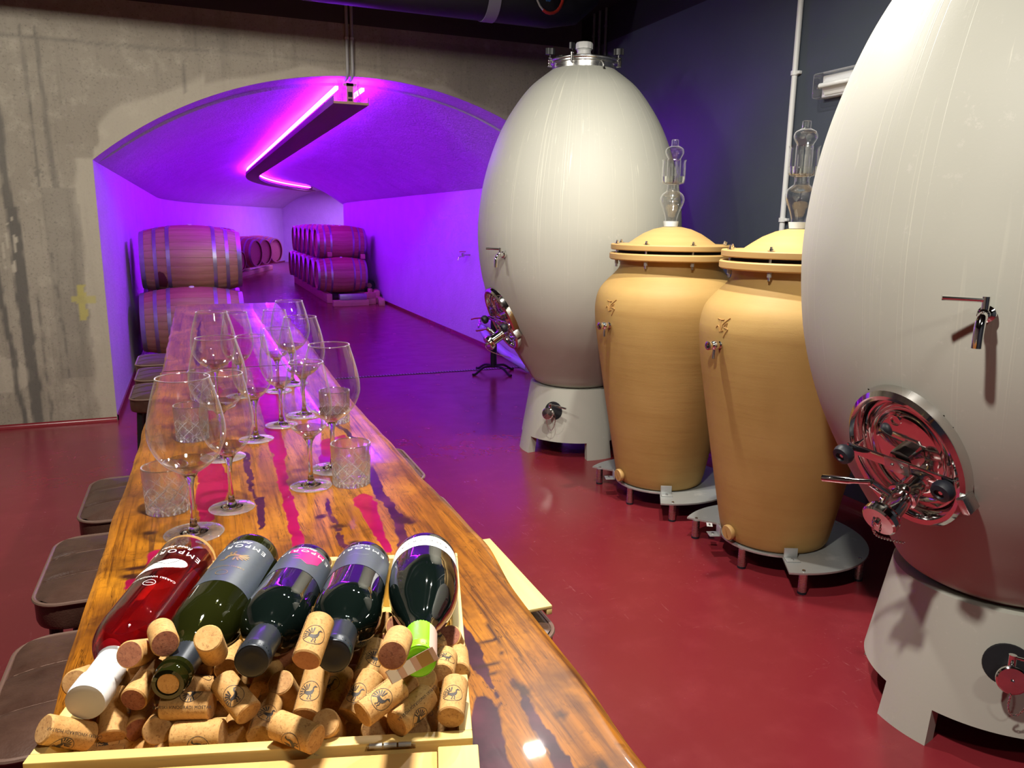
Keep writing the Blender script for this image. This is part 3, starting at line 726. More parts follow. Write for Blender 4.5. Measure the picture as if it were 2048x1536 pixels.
def egg(name, loc, rz, label):
    t = thing(name, loc, label, 'tank', None, rz)
    # foot: a hollow cone on four legs between arched notches
    nsec = 192; V, F = [], []
    def notch(a):
        for c, hw in ((-131, 34.2), (-41, 29), (49, 31), (139, 29)):
            d = (degrees(a) - c + 180) % 360 - 180
            if abs(d) <= hw: return True
        return False
    hts = [0.0, 0.115] + [0.115 + (0.465 - 0.115) * k / 6 for k in range(1, 7)]
    def fr(z): return .381 - (.381 - .305) * z / .468
    idx = {}
    for i in range(nsec):
        a = 2 * pi * i / nsec
        for j, z in enumerate(hts):
            for k, th in enumerate((0.0, 0.055)):
                r = fr(z) - th; idx[i, j, k] = len(V); V.append((r * cos(a), r * sin(a), z))
    for i in range(nsec):
        i2 = (i + 1) % nsec; cut = notch(2 * pi * (i + .5) / nsec)
        j0 = 1 if cut else 0
        for j in range(j0, len(hts) - 1):
            F.append((idx[i, j, 0], idx[i2, j, 0], idx[i2, j + 1, 0], idx[i, j + 1, 0]))
            F.append((idx[i, j, 1], idx[i, j + 1, 1], idx[i2, j + 1, 1], idx[i2, j, 1]))
        F.append((idx[i, j0, 0], idx[i, j0, 1], idx[i2, j0, 1], idx[i2, j0, 0]))
        J = len(hts) - 1
        F.append((idx[i, J, 0], idx[i2, J, 0], idx[i2, J, 1], idx[i, J, 1]))
        pc = notch(2 * pi * (i - .5) / nsec)
        if cut != pc:
            q = (idx[i, 0, 0], idx[i, 1, 0], idx[i, 1, 1], idx[i, 0, 1]); F.append(q if cut else tuple(reversed(q)))
    one('foot', (V, F), M['putty_paint'], t)
    # shell, pushed in where the manway sits
    V, F = lathe(BODY, 180)
    inv = HT4.inverted(); V2 = []
    for p in V:
        q = inv @ Vector(p); d = sqrt((q.x / .76) ** 2 + q.y ** 2)
        if d < .193 and q.z > -.3: q.z = -.12; p = tuple(HT4 @ q)
        V2.append(p)
    one('shell', (V2, F), M['putty_paint'], t)
    # neck, lid and clamps
    one('neck_ring', lathe([(.195, 2.50), (.203, 2.50), (.203, 2.548), (.216, 2.552), (.216, 2.560), (.195, 2.560)], 64, ring=True), M['steel'], t)
    lid = one('lid', lathe([(.219, 2.5605), (.222, 2.566), (.222, 2.572), (.217, 2.578), (.19, 2.580), (.12, 2.586), (0, 2.590)], 64), M['steel'], t)
    for k in range(12):
        pass
    b = thing_part('breather_valve', t)
    one('valve_collar', lathe([(0, 2.5895), (.034, 2.5895), (.034, 2.605), (.048, 2.607), (.048, 2.622), (.044, 2.624), (.044, 2.640), (.048, 2.641), (.048, 2.645), (0, 2.645)], 28), M['white_plastic'], b)
    cap = [(.044 + .0025 * (i % 2), 0) for i in range(1)]
    V, F = [], []
    rows = []
    for z, r in ((2.6455, .046), (2.648, .054), (2.676, .055), (2.688, .049), (2.690, .03)):
        rows.append([((r + (.0022 if (i % 3) == 0 and r > .044 else 0)) * cos(2 * pi * i / 36), (r + (.0022 if (i % 3) == 0 and r > .044 else 0)) * sin(2 * pi * i / 36), z) for i in range(36)])
    V = [p for r in rows for p in r]
    for j in range(4):
        for i in range(36): F.append((j * 36 + i, j * 36 + (i + 1) % 36, (j + 1) * 36 + (i + 1) % 36, (j + 1) * 36 + i))
    F.append(tuple(range(144, 180))); F.append(tuple(reversed(range(36))))
    one('valve_cap', (V, F), M['white_plastic'], b)
    for az in (-186, -132, -33, 50, 112):
        T = RZ(radians(az)); c = thing_part('clamp', t); c.matrix_local = T
        one('clamp_jaw', tube([(.212, 0, 2.585), (.238, 0, 2.585), (.238, 0, 2.535), (.212, 0, 2.535)], .007, 8), M['chrome'], c)
        one('clamp_bolt', cyl((.225, 0, 2.530), (.225, 0, 2.620), .005, n=10), M['chrome'], c)
        kn = [((.033 if i % 2 else .028) * cos(pi * i / 8), (.019 if i % 2 else .016) * sin(pi * i / 8)) for i in range(16)]
        one('clamp_knob', prism(kn, 2.605, 2.642), M['black_plastic'], c, T=TR((.225, 0, 0)))
    one('lifting_lug', tube(catmull([(.205, 0, 2.55), (.222, 0, 2.535), (.228, 0, 2.515), (.232, 0, 2.49)], 4), [.007] * 9 + [.007, .009, .012, .015], 10), M['steel'], t, T=RZ(radians(-80)))
    # manway
    mw = thing_part('manway', t); mw.matrix_local = HT4
    one('manway_collar', lathe([(.226, -.10), (.228, -.02), (.224, .006), (.212, .016), (.198, .012), (.190, -.004), (.188, -.10)], 72), M['chrome'], mw, T=OV)
    door = one('manway_door', lathe([(.187, -.075), (.186, -.030), (.180, -.020), (.174, -.020), (.168, -.030), (.162, -.032), (.157, -.018), (.150, -.012), (.144, -.016), (.139, -.026), (.133, -.027), (.126, -.018), (.10, -.014), (.06, -.011), (0, -.010)], 72), M['chrome'], mw, T=OV)
    one('seal', torus(.1855, .004, 60, 8, -.035), M['rubber'], mw, T=OV)
    bar = thing_part('clamp_bar', mw); bar.matrix_local = RZ(radians(-4))
    one('bar', rbox(-.158, .158, -.017, .017, .026, .034, .002), M['chrome'], bar)
    one('bar_boss', prism([(-.034, -.020), (.034, -.020), (.034, .012), (.026, .030), (.0, .038), (-.026, .030), (-.034, .012)], -.012, .0195), M['chrome'], bar)
    one('boss_plate', rbox(-.036, .036, -.022, .022, .0362, .0392, .001), M['steel'], bar)
    for sd in (-1, 1):
        one('bolt', cyl((sd * .148, 0, -.02), (sd * .148, 0, .075), .006, n=10), M['chrome'], bar)
        one('knob', lathe([(0, .050), (.012, .050), (.020, .056), (.028, .066), (.030, .078), (.026, .090), (.014, .094), (.011, .088), (0, .086)], 24), M['rubber'], bar, T=TR((sd * .148, 0, -.012)))
    for sx in (-.012, .018): one('screw', sphere(.005, 10, 6), M['chrome'], bar, T=TR((sx, .002, .040)))
    one('sample_port', lathe([(0, -.03), (.010, -.03), (.012, -.012), (.017, -.012), (.017, -.024), (.024, -.026)], 24), M['chrome'], mw, T=TR((-.02, .115, 0)))
    one('hinge_lug', rbox(-.012, .012, -.025, .025, -.02, .025, .004), M['steel'], mw, T=TR((.165, -.085, 0)) @ RZ(.3))
    vv = thing_part('drain_valve', mw); vv.matrix_local = TR((.015, -.078, -.02)) @ RX(.10) @ Matrix.Scale(1.25, 4)
    one('valve_pipe', lathe([(.030, 0), (.030, .010), (.026, .014), (.026, .050), (.033, .052), (.033, .064), (.027, .066), (.027, .120), (.036, .122), (.038, .127), (.036, .132)], 28), M['chrome'], vv)
    one('valve_cap', lathe([(.0375, .1325), (.040, .134), (.040, .146), (.036, .150), (.006, .151), (.0055, .158), (0, .160)], 32), M['chrome'], vv)
    one('valve_stem', cyl((-.01, .02, .085), (-.035, .060, .100), .0105, n=12), M['chrome'], vv)
    one('valve_lever', tube([(-.035, .060, .098), (-.075, .055, .108), (-.085, .054, .110), (-.150, .046, .122)], [.0062, .0062, .0085, .0085], 12), M['chrome'], vv)
    chain([(-.012, .036, .100), (-.006, .01, .150), (-.004, -.012, .165), (-.012, -.05, .150), (-.02, -.10, .112), (-.026, -.15, .07)], vv)
    # sampling tap and bottom outlet
    tap(t, radians(-155), 1.355, (-.75, .62, 0))
    oa = radians(-137); fz = .318; n = Vector((cos(oa), sin(oa), .12)).normalized()
    base = Vector((fr(fz) * cos(oa), fr(fz) * sin(oa), fz))
    ov = thing_part('bottom_outlet', t); ov.matrix_local = axisT(base, n, (0, 0, 1))
    one('outlet_hole', lathe([(0, .0015), (.062, .0015), (.064, -.004)], 32), M['black_paint'], ov)
    one('outlet_pipe', lathe([(.021, -.02), (.021, .03), (.027, .032), (.027, .040), (.022, .042), (.022, .062), (.034, .064), (.036, .069), (.034, .074)], 28), M['chrome'], ov, T=TR((-.01, 0, 0)))
    one('outlet_cap', lathe([(.035, .0745), (.040, .077), (.040, .086), (.036, .089), (.005, .090), (.004, .096), (0, .097)], 32), M['chrome'], ov, T=TR((-.01, 0, 0)))
    one('outlet_stem', cyl((.008, 0, .05), (.052, 0, .052), .0105, n=12), M['chrome'], ov)
    one('outlet_lever', tube([(.046, 0, .053), (.044, -.045, .056), (.042, -.055, .057), (.036, -.120, .06)], [.005, .005, .007, .007], 10), M['chrome'], ov)
    chain([(.010, -.030, .066), (-.03, -.050, .070), (-.075, -.048, .065), (-.115, -.030, .055), (-.120, -.012, .055), (-.085, .0, .075), (-.045, .0, .095)], ov)
    return t
egg('egg_tank', (2.41, 4.726, 0), radians(-4), 'pale egg-shaped tank with clamped lid standing in the corner beyond the terracotta jars')
egg('egg_tank', (2.335, 1.533, 0), 0, 'large egg-shaped tank nearest the viewer, cut off by the right edge')

# ------------------------------------------------------------------ terracotta jars on steel stands
JAR = catmull([(.222, .105), (.238, .115), (.252, .16), (.284, .33), (.324, .55), (.362, .77), (.392, .95), (.404, 1.06), (.402, 1.13), (.386, 1.19), (.350, 1.24), (.302, 1.288), (.277, 1.325), (.275, 1.366)], 5)
def jar_r(z):
    for (r0, z0), (r1, z1) in zip(JAR[:-1], JAR[1:]):
        if z0 <= z <= z1: return r0 + (r1 - r0) * (z - z0) / (z1 - z0 + 1e-9)
    return .28
def engraved(parent, az, zc, sc):
    R = jar_r(zc)
    strokes = [[(-.9, .95), (-.3, .85), (.25, .9)], [(1.15, 1.2), (.55, .72), (.15, .35), (.10, .1)], [(-.35, .8), (-.2, .2), (-.05, -.55)], [(-.95, -.15), (-.75, .1), (-.5, .0), (-.25, -.6)],
               [(.12, .05), (.05, -.45), (.35, -.35)], [(.85, .6), (.75, .05), (1.1, -.2), (.35, .05)], [(.8, .6), (.3, .1)], [(1.05, -.2), (.75, -.6), (.45, -1.15)]]
    for st in strokes:
        pts = []
        for x, y in catmull(st, 4):
            z = zc + y * sc; r = jar_r(z) + .0008; a = az + x * sc / R
            pts.append((r * cos(a), r * sin(a), z))
        one('engraved_stroke', tube(pts, .0026, 6), M['terracotta_dark'], parent)
n = NM('terracotta_dark'); n.set(Base_Color=(0.40, 0.21, 0.06), Roughness=0.7); M['terracotta_dark'] = n.m
def jar(loc, label_jar, label_stand, label_lock, rzs):
    st = thing('steel_stand', (loc[0], loc[1], 0), label_stand, 'stand', 'steel stands under the jars')
    # disc with a bite out of its front, toward the table
    pl = []
    a0, a1 = radians(-121.5), radians(128.5)
    for k in range(61):
        a = a0 + (a1 - a0) * k / 60; pl.append((.42 * cos(a), .42 * sin(a)))
    for k in range(25):
        a = radians(128.5) + (radians(238.5) - radians(128.5)) * k / 24; pl.append((.252 * cos(a), .252 * sin(a)))
    one('stand_plate', prism(pl, .096, .104), M['plate_steel'], st)
    for r, az in ((.238, -164), (.395, -112), (.375, 127), (.40, -63), (.40, 0), (.40, 60)):
        a = radians(az); lg = thing_part('leg', st); lg.matrix_local = TR((r * cos(a), r * sin(a), 0))
        one('leg_tube', cyl((0, 0, .010), (0, 0, .0955), .0185, n=20), M['steel'], lg)
        one('leg_pad', lathe([(0, 0), (.0195, 0), (.0195, .0098), (0, .0098)], 20), M['rubber'], lg)
        if r > .3: one('leg_screw', lathe([(0, .1045), (.008, .1045), (.007, .1075), (0, .108)], 12), M['steel'], lg)
    for az in (-114.5, 160):
        a = radians(az); b = thing_part('retaining_bracket', st); b.matrix_local = RZ(a)
        one('bracket_plate', rbox(.262, .268, -.030, .030, .1045, .150, .0015), M['plate_steel'], b)
        one('bracket_foot', rbox(.268, .315, -.030, .030, .1045, .1085, .0015), M['plate_steel'], b)
        one('bracket_bolt', lathe([(0, .1085), (.007, .1085), (.007, .113), (0, .1135)], 8), M['steel'], b, T=TR((.293, 0, 0)))
    j = thing('terracotta_jar', (loc[0], loc[1], 0), label_jar, 'jar')
    one('jar_body', lathe([(0, .105)] + JAR, 96), M['terracotta'], j)
    # rim flange, gasket gap and bolted lid with a dome
    one('rim_flange', lathe([(.270, 1.362), (.328, 1.362), (.335, 1.368), (.335, 1.393), (.330, 1.399), (.270, 1.399)], 96, ring=True), M['terracotta_pale'], j)
    one('gasket', lathe([(.25, 1.3995), (.288, 1.3995), (.288, 1.4145), (.25, 1.4145)], 64, ring=True), M['black_paint'], j)
    one('jar_lid', lathe([(.245, 1.415), (.325, 1.415), (.329, 1.419), (.329, 1.441), (.325, 1.446), (.236, 1.448), (.20, 1.474), (.155, 1.503), (.10, 1.527), (.05, 1.538), (0, 1.541)], 96), M['terracotta_pale'], j)
    for k in range(8):
        a = radians(rzs + 45 * k); b = thing_part('lid_bolt', j); b.matrix_local = TR((.308 * cos(a), .308 * sin(a), 0))
        one('bolt_shank', cyl((0, 0, 1.325), (0, 0, 1.466), .0055, n=10), M['steel'], b)
        one('washer', lathe([(0, 1.4485), (.016, 1.4485), (.016, 1.4505), (0, 1.4505)], 16), M['steel'], b)
        one('nut', lathe([(0, 1.4508), (.0085, 1.4508), (.0085, 1.458), (0, 1.458)], 6), M['chrome'], b)
        one('nut', lathe([(0, 1.340), (.0095, 1.340), (.0095, 1.361), (0, 1.361)], 8), M['pipe_grey'], b)
    # sampling tap, engraved mark, clay bung
    az = radians(loc[3]); z = loc[4]; r = jar_r(z); nn = Vector((cos(az), sin(az), 0)); tp = thing_part('sampling_tap', j)
    tp.matrix_local = axisT(nn * (r - .006) + Vector((0, 0, z)), nn, (0, 0, 1))
    one('tap_barrel', lathe([(0, 0), (.016, 0), (.016, .012), (.012, .014), (.015, .020), (.020, .028), (.021, .040), (.017, .052), (.012, .056), (.012, .062), (.019, .064), (.019, .074), (.013, .076), (.012, .068), (0, .068)], 24), M['chrome'], tp)
    one('tap_spout', cyl((-.014, 0, .036), (-.058, 0, .038), .0075, n=12), M['chrome'], tp)
    engraved(j, radians(loc[5]), loc[6], .036)
    az = radians(loc[7]); r = jar_r(.15); nn = Vector((cos(az), sin(az), -.1)).normalized(); bg = thing_part('clay_bung', j)
    bg.matrix_local = axisT(Vector((r * cos(az), r * sin(az), .160)) - nn * .004, nn, (0, 0, 1))
    one('bung_disc', lathe([(0, 0), (.020, 0), (.024, .012), (.034, .016), (.036, .022), (.036, .032), (.033, .037), (0, .037)], 28), M['terracotta_pale'], bg)
    one('bung_slot', rbox(-.022, .022, -.004, .004, .0365, .0385, .001), M['terracotta_dark'], bg, T=RZ(.3))
    # glass airlock in a white stopper
    al = thing('glass_airlock', (loc[0] - .012, loc[1], 1.5405), label_lock, 'airlock', 'glass airlocks on the jar lids')
    one('stopper', lathe([(0, 0), (.037, 0), (.042, .028), (0, .028)], 28), M['stopper'], al)
    out = catmull([(.032, .0285), (.033, .045), (.044, .080), (.060, .118), (.065, .142), (.058, .165), (.040, .182), (.0325, .190), (.032, .215), (.040, .222), (.056, .228), (.0615, .245), (.062, .30), (.061, .335), (.066, .349)], 5)
    one('airlock_body', lathe(out, 40), M['thin_glass'], al)
    one('inner_tube', lathe([(.026, .20), (.026, .312)], 28), M['thin_glass'], al)
    one('airlock_cap', lathe(catmull([(.036, .235), (.036, .345), (.033, .352), (.046, .375), (.049, .392), (.042, .408), (.024, .418), (.0185, .424), (.018, .448), (.014, .452), (.001, .453)], 4), 36), M['thin_glass'], al)
    one('airlock_liquid', lathe([(.037, .224), (.055, .2300), (.0600, .246), (.0606, .262), (.0375, .262)], 36, ring=True), M['water'], al)
    return j
jar((2.417, 3.620, 0, -172, 1.022, -172, 1.118, -178), 'terracotta jar with bolted lid standing between the pale egg tank and the nearer jar', 'steel stand with a bite cut from its disc under the farther terracotta jar', 'glass airlock with bulbs on the farther jar lid, before the egg tank', -148)
jar((2.478, 2.720, 0, -176.5, 1.045, -176.5, 1.122, -178), 'nearer terracotta jar, half behind the near egg tank', 'steel stand with a bite cut from its disc under the nearer terracotta jar', 'glass airlock on the nearer jar lid, half hidden by the near egg tank', -152)
lb = one('paper_tag', rbox(-.024, .024, -.014, .014, 0, .0012, .0004, 1), M['paper_white']); lb.location = (2.262, 2.925, .1045); lb.rotation_euler = (0, 0, 1.0)
tag(lb, 'small white paper tag with a dark arrow lying on the nearer jar stand', 'tag')
one('printed_arrow', prism([(-.014, -.004), (.002, -.003), (.002, -.008), (.014, .001), (.0, .006), (.0, .002), (-.013, .001)], .0013, .0015), M['print_dark'], lb)
# ------------------------------------------------------------------ barrels in the vault (axis along local X)
BL, BR, BH = 0.95, 0.344, 0.280
def barrel_r(x): return BR - (BR - BH) * (2 * x / BL) ** 2
NS = 26
def stave_geo():
    V, F = [], []; xs = [-BL / 2 + BL * i / 10 for i in range(11)]; da = 2 * pi / NS * .487
    for x in xs:
        r = barrel_r(x); g = 1.0
        for a in (-da, -da * .5, 0, da * .5, da):
            rr = r - (.0022 if abs(abs(a) - da) < 1e-9 else 0)
            V.append((x, rr * sin(a), rr * cos(a)))
        for a in (da, -da): V.append((x, (r - .024) * sin(a), (r - .024) * cos(a)))
    for i in range(10):
        for k in range(7): F.append((i * 7 + k, i * 7 + (k + 1) % 7, (i + 1) * 7 + (k + 1) % 7, (i + 1) * 7 + k))
    F.append(tuple(reversed(range(7)))); F.append(tuple(range(70, 77)))
    return V, [tuple(reversed(f)) for f in F]
me_stave = MB().add(stave_geo()).mesh('stave', M['oak'])
me_stave_w = me_stave.copy(); me_stave_w.materials[0] = M['oak_wine']
def shell_geo():
    pr = [(barrel_r(-BL / 2) - .024, -BL / 2)] + [(barrel_r(x), x) for x in [-BL / 2 + BL * i / 14 for i in range(15)]] + [(barrel_r(BL / 2) - .024, BL / 2)]
    return lathe(pr, 40)
me_shell = MB().add(shell_geo(), RY(pi / 2)).mesh('barrel_shell', M['oak'])
def hoop_mesh(x, wd):
    a, b = x - wd / 2, x + wd / 2
    ra, rb = barrel_r(a), barrel_r(b)
    return MB().add(lathe([(ra + .0005, a), (ra + .004, a), (rb + .004, b), (rb + .0005, b)], 48, ring=True), RY(pi / 2)).mesh('hoop', M['hoop'])
HOOPS = [hoop_mesh(x, w_) for x, w_ in ((-.452, .042), (-.335, .034), (-.215, .036), (.215, .036), (.335, .034), (.452, .042))]
def head_mesh(s):
    V, F = lathe([(barrel_r(BL / 2) - .0245, s * (BL / 2 - .035)), (0, s * (BL / 2 - .035))], 40)
    return MB().add((V, F if s < 0 else [tuple(reversed(f)) for f in F]), RY(pi / 2)).mesh('barrel_head', M['oak'])
HEADS = [head_mesh(-1), head_mesh(1)]
me_bung = MB().add(lathe([(0, BR - .006), (.026, BR - .006), (.024, BR + .010), (0, BR + .011)], 20)).mesh('bung', M['white_plastic'])
def head_planks(s):
    out = []
    R_ = barrel_r(BL / 2) - .026
    for k in range(7):
        y0, y1 = -R_ + 2 * R_ * k / 7 + .001, -R_ + 2 * R_ * (k + 1) / 7 - .001
        pl = []
        for y in [y0 + (y1 - y0) * i / 5 for i in range(6)]: pl.append((y, sqrt(max(R_ * R_ - y * y, 0))))
        for y in [y1 - (y1 - y0) * i / 5 for i in range(6)]: pl.append((y, -sqrt(max(R_ * R_ - y * y, 0))))
        V, F = prism(pl, -.010, .010); out.append(MB().add((V, F), TR((s * (BL / 2 - .04), 0, 0)) @ RY(pi / 2)).mesh('head_plank', M['oak']))
    return out
HP = head_planks(-1)
def barrel(loc, label, group, rz=0.0, staves=False, roll=0.0, sc=1.0, planks=False):
    t = thing('wine_barrel', loc, label, 'barrel', group, rz)
    if sc != 1.0: t.scale = (sc, sc, sc)
    RR = RX(roll)
    if staves:
        for k in range(NS):
            link('stave', me_stave if not (k % NS in (0, 1, 2, NS - 1, NS - 2)) else me_stave_w, t, RX(roll + 2 * pi * k / NS))
    else: link('barrel_shell', me_shell, t)
    for h in HOOPS: link('hoop', h, t, RX(random.uniform(0, 6)))
    if planks:
        for p in HP: link('head_plank', p, t, RX(.4))
    else: link('barrel_head', HEADS[0], t)
    link('barrel_head', HEADS[1], t)
    link('bung', me_bung, t, RR)
    return t
random.seed(5)
gl = 'barrels stacked at the left of the vault'
# left stack: two front barrels show, the rest behind
barrel((-.055, 8.50, .520), 'lower front barrel of the left stack, partly behind the bar table', gl, 0, True, .12, 1.02)
bst = barrel((-.035, 8.865, 1.122), 'upper front barrel of the left stack with a dark stain by its hoop', gl, 0, True, -.35, 1.02)
def inpoly0(x, y, P):
    c = False
    for i in range(len(P)):
        (x1, y1), (x2, y2) = P[i], P[i - 1]
        if (y1 > y) != (y2 > y) and x < (x2 - x1) * (y - y1) / (y2 - y1) + x1: c = not c
    return c
sp = [(-.345, .03), (-.335, .075), (-.30, .10), (-.265, .085), (-.245, .04), (-.235, -.02), (-.25, -.10), (-.33, -.10), (-.34, -.03)]
V, F, ix = [], [], {}
for i in range(30):
    for j in range(44):
        if inpoly0(-.35 + (i + .5) * .005, -.11 + (j + .5) * .005, sp):
            q = []
            for di, dj in ((0, 0), (1, 0), (1, 1), (0, 1)):
                k = (i + di, j + dj)
                if k not in ix:
                    ix[k] = len(V); x_ = -.35 + k[0] * .005; r_ = barrel_r(x_) + .0012; a_ = -.62 + (-.11 + k[1] * .005) / r_
                    V.append((x_, -r_ * cos(a_), r_ * sin(a_)))
                q.append(ix[k])
            F.append(tuple(q))
one('wine_stain', (V, F), M['stain'], bst)
barrel((-.04, 9.60, 1.128), 'upper barrel just behind the front barrel of the left stack', gl, .05, True, .05, 1.02)
barrel((-.05, 9.24, .520), 'lower barrel behind the front one of the left stack', gl, 0, False, .1, 1.02)
barrel((-.05, 9.98, .520), 'hindmost lower barrel of the left stack, hardly seen', gl, 0, False, .1, 1.02)
for x, nm in ((-.36, 'rail under the left stack beside the wall'), (.28, 'rail under the left stack on the aisle side')):
    r = one('timber_rail', rbox(-.045, .045, -1.1, 1.1, 0.0005, .149, .004), M['lumber_y']); r.location = (x, 9.25, 0); tag(r, 'wooden ' + nm, 'timber', 'timber rails under barrels')
# right stack: seven below, six nested above
gr = 'barrels stacked at the right of the vault'
names = ['first', 'second', 'third', 'fourth', 'fifth', 'sixth', 'seventh']
for k in range(7):
    barrel((2.62, 15.30 + .735 * k, .509), 'lower barrel of the right stack, %s from the front' % names[k], gr, 0, k == 0, .2, 1.0, True)
for k in range(6):
    barrel((2.68, 15.66 + .735 * k, 1.112), 'upper barrel of the right stack, %s from the front' % names[k], gr, 0, k == 0, .2, 1.0, True)
for x, nm in ((2.33, 'aisle side'), (3.02, 'wall side')):
    r = one('timber_rail', rbox(-.05, .05, -.32, 4.9, 0.0005, .165, .004), M['lumber_y']); r.location = (x, 15.25, 0); tag(r, 'wooden rail under the right stack on the ' + nm, 'timber', 'timber rails under barrels')
for x, z, nm in ((3.06, .858, 'wall'), (2.42, .900, 'aisle')):
    r = one('wooden_chock', rbox(-.04, .04, -.05, .05, -.045, .045, .004), M['lumber']); r.location = (x, 15.31, z); tag(r, 'wooden chock at the %s end between the right stack front barrels' % nm, 'chock')
r = one('wooden_chock', rbox(-.04, .04, -.05, .05, 0, .09, .004), M['lumber']); r.location = (3.12, 15.0, .166); tag(r, 'wooden chock on the wall-side rail end before the right stack', 'chock')
# loose timbers in front of the right stack
for (x, y, z, lx, rz, lab) in ((2.62, 14.33, .055, .66, .05, 'long loose timber lying crosswise before the right stack'), (2.66, 14.33, .166, .50, .05, 'grey timber on top of the long crosswise one'),
        (3.03, 14.55, .055, .20, -.1, 'short reddish block beside the long crosswise timber'), (3.03, 14.55, .166, .18, .5, 'short timber stacked on the reddish block'),
        (3.20, 14.35, .055, .40, 1.40, 'timber pointing at the viewer by the right vault wall'), (3.24, 14.95, .055, .55, 1.53, 'timber lying along the right vault wall behind the others'), (3.24, 15.05, .166, .45, 1.50, 'top timber leaning on the pile by the right vault wall')):
    r = one('loose_timber', rbox(-lx / 2, lx / 2, -.055, .055, -.0545, .0545, .004), M['lumber'] if 'grey' not in lab else M['hoop']); r.location = (x, y, z); r.rotation_euler = (0, 0, rz); tag(r, lab, 'timber', 'loose timbers by the right stack')
r = thing('drum_roll', (3.22, 15.75, .27), 'dark round roll lying on the timbers by the right vault wall', 'roll')
one('roll_body', tube([(0, -.22, 0), (0, .22, 0)], .12, 24), M['rubber'], r)
one('roll_core', lathe([(0, 0), (.05, 0), (.05, .012), (0, .012)], 20), M['lumber'], r, T=TR((0, -.222, 0)) @ RX(pi / 2))
r = one('timber_prop', rbox(-.05, .05, -.30, .30, 0.0005, .148, .004), M['lumber_y']); r.location = (3.24, 15.75, 0); tag(r, 'squared timber under the dark roll by the right vault wall', 'timber')
# far barrels along the bend
gf = 'barrels along the far bend of the vault'
def far(s, wd, z, sc, lab, turn=0.0, lie=False):
    x, y, h = path(s); p = on_path(s, wd, z)
    barrel(p, lab, gf, -h + pi + turn, False, .2, sc, False)
far(16.4, -1.10, .62, 1.28, 'leftmost of the three large barrel heads at the far bend', -.25)
far(17.5, -1.10, .62, 1.28, 'middle one of the three large barrel heads at the far bend', -.25)
far(18.6, -1.10, .62, 1.28, 'rightmost of the three large barrel heads at the far bend', -.25)
far(14.4, -1.10, .46, .90, 'left one of two smaller low barrels at the far bend', -.25)
far(15.2, -1.10, .46, .90, 'right one of two smaller low barrels at the far bend', -.25)
far(14.8, -1.22, 1.03, .90, 'barrel lying above the two smaller low ones at the far bend', -.25)
x, y, h = path(16.8)
r = one('timber_rail', rbox(-.05, .05, -2.9, 2.5, 0.0005, .12, .004), M['lumber_y']); r.location = on_path(16.8, -.80, 0); r.rotation_euler = (0, 0, -h); tag(r, 'pale rail under the barrels at the far bend, aisle side', 'timber', 'timber rails under barrels')
r = one('timber_rail', rbox(-.05, .05, -2.9, 2.5, 0.0005, .12, .004), M['lumber_y']); r.location = on_path(16.8, -1.5, 0); r.rotation_euler = (0, 0, -h); tag(r, 'hidden rail under the barrels at the far bend, wall side', 'timber', 'timber rails under barrels')

# ------------------------------------------------------------------ by the vault mouth: tap, hose, black stand
t = thing('wall_tap', (XR, 9.65, 1.13), 'small wall tap on the right vault wall beside the far egg tank', 'tap')
one('tap_pipe', cyl((0, 0, 0), (-.11, 0, 0), .012, n=12), M['steel'], t)
one('tap_body', lathe([(0, -.03), (.018, -.03), (.018, .02), (.010, .03), (0, .03)], 14), M['steel'], t, T=TR((-.10, 0, 0)))
one('tap_handle', rbox(-.15, -.06, -.008, .008, .038, .046, .003), M['red_cable'], t)
one('tap_spout', tube(catmull([(-.10, 0, -.02), (-.15, 0, -.03), (-.17, 0, -.07)], 4), .009, 10), M['steel'], t)
t = thing('hose_pipe', (3.24, 8.65, .22), 'cloudy hose with a red-handled valve on the floor behind the far egg tank', 'hose')
one('hose', tube(catmull([(-.02, .20, .06), (-.06, -.10, -.02), (-.08, -.55, -.08), (-.08, -.80, -.12), (-.06, -1.35, -.165)], 6), .046, 18), M['hose'], t)
one('hose_collar', lathe([(.047, -.03), (.054, -.03), (.054, .03), (.047, .03)], 24, ring=True), M['steel'], t, T=axisT((-.02, .20, .06), (-.10, -.32, -.09)))
one('valve_body', cyl((-.02, .21, .062), (.03, .38, .12), .032, n=16), M['steel'], t)
one('valve_stem', cyl((0, .28, .09), (0, .28, .165), .010, n=10), M['steel'], t)
one('valve_handle', tube([(.02, .30, .165), (-.10, .24, .17), (-.16, .20, .165)], .009, 8), M['red_cable'], t)
t = thing('black_stand', (2.83, 7.42, 0), 'black post on a curved-leg foot left of the far egg tank', 'stand')
one('post', cyl((0, 0, .06), (0, 0, .62), .034, n=20), M['black_metal'], t)
for k in range(4):
    a = radians(-160 + 90 * k)
    one('foot_leg', tube(catmull([(0.02 * cos(a), .02 * sin(a), .075), (.14 * cos(a), .14 * sin(a), .07), (.24 * cos(a), .24 * sin(a), .016), (.28 * cos(a), .28 * sin(a), .0125)], 5), .0125, 8), M['black_metal'], t)
one('post_head', lathe([(0, .62), (.05, .62), (.05, .645), (0, .65)], 20), M['black_metal'], t)
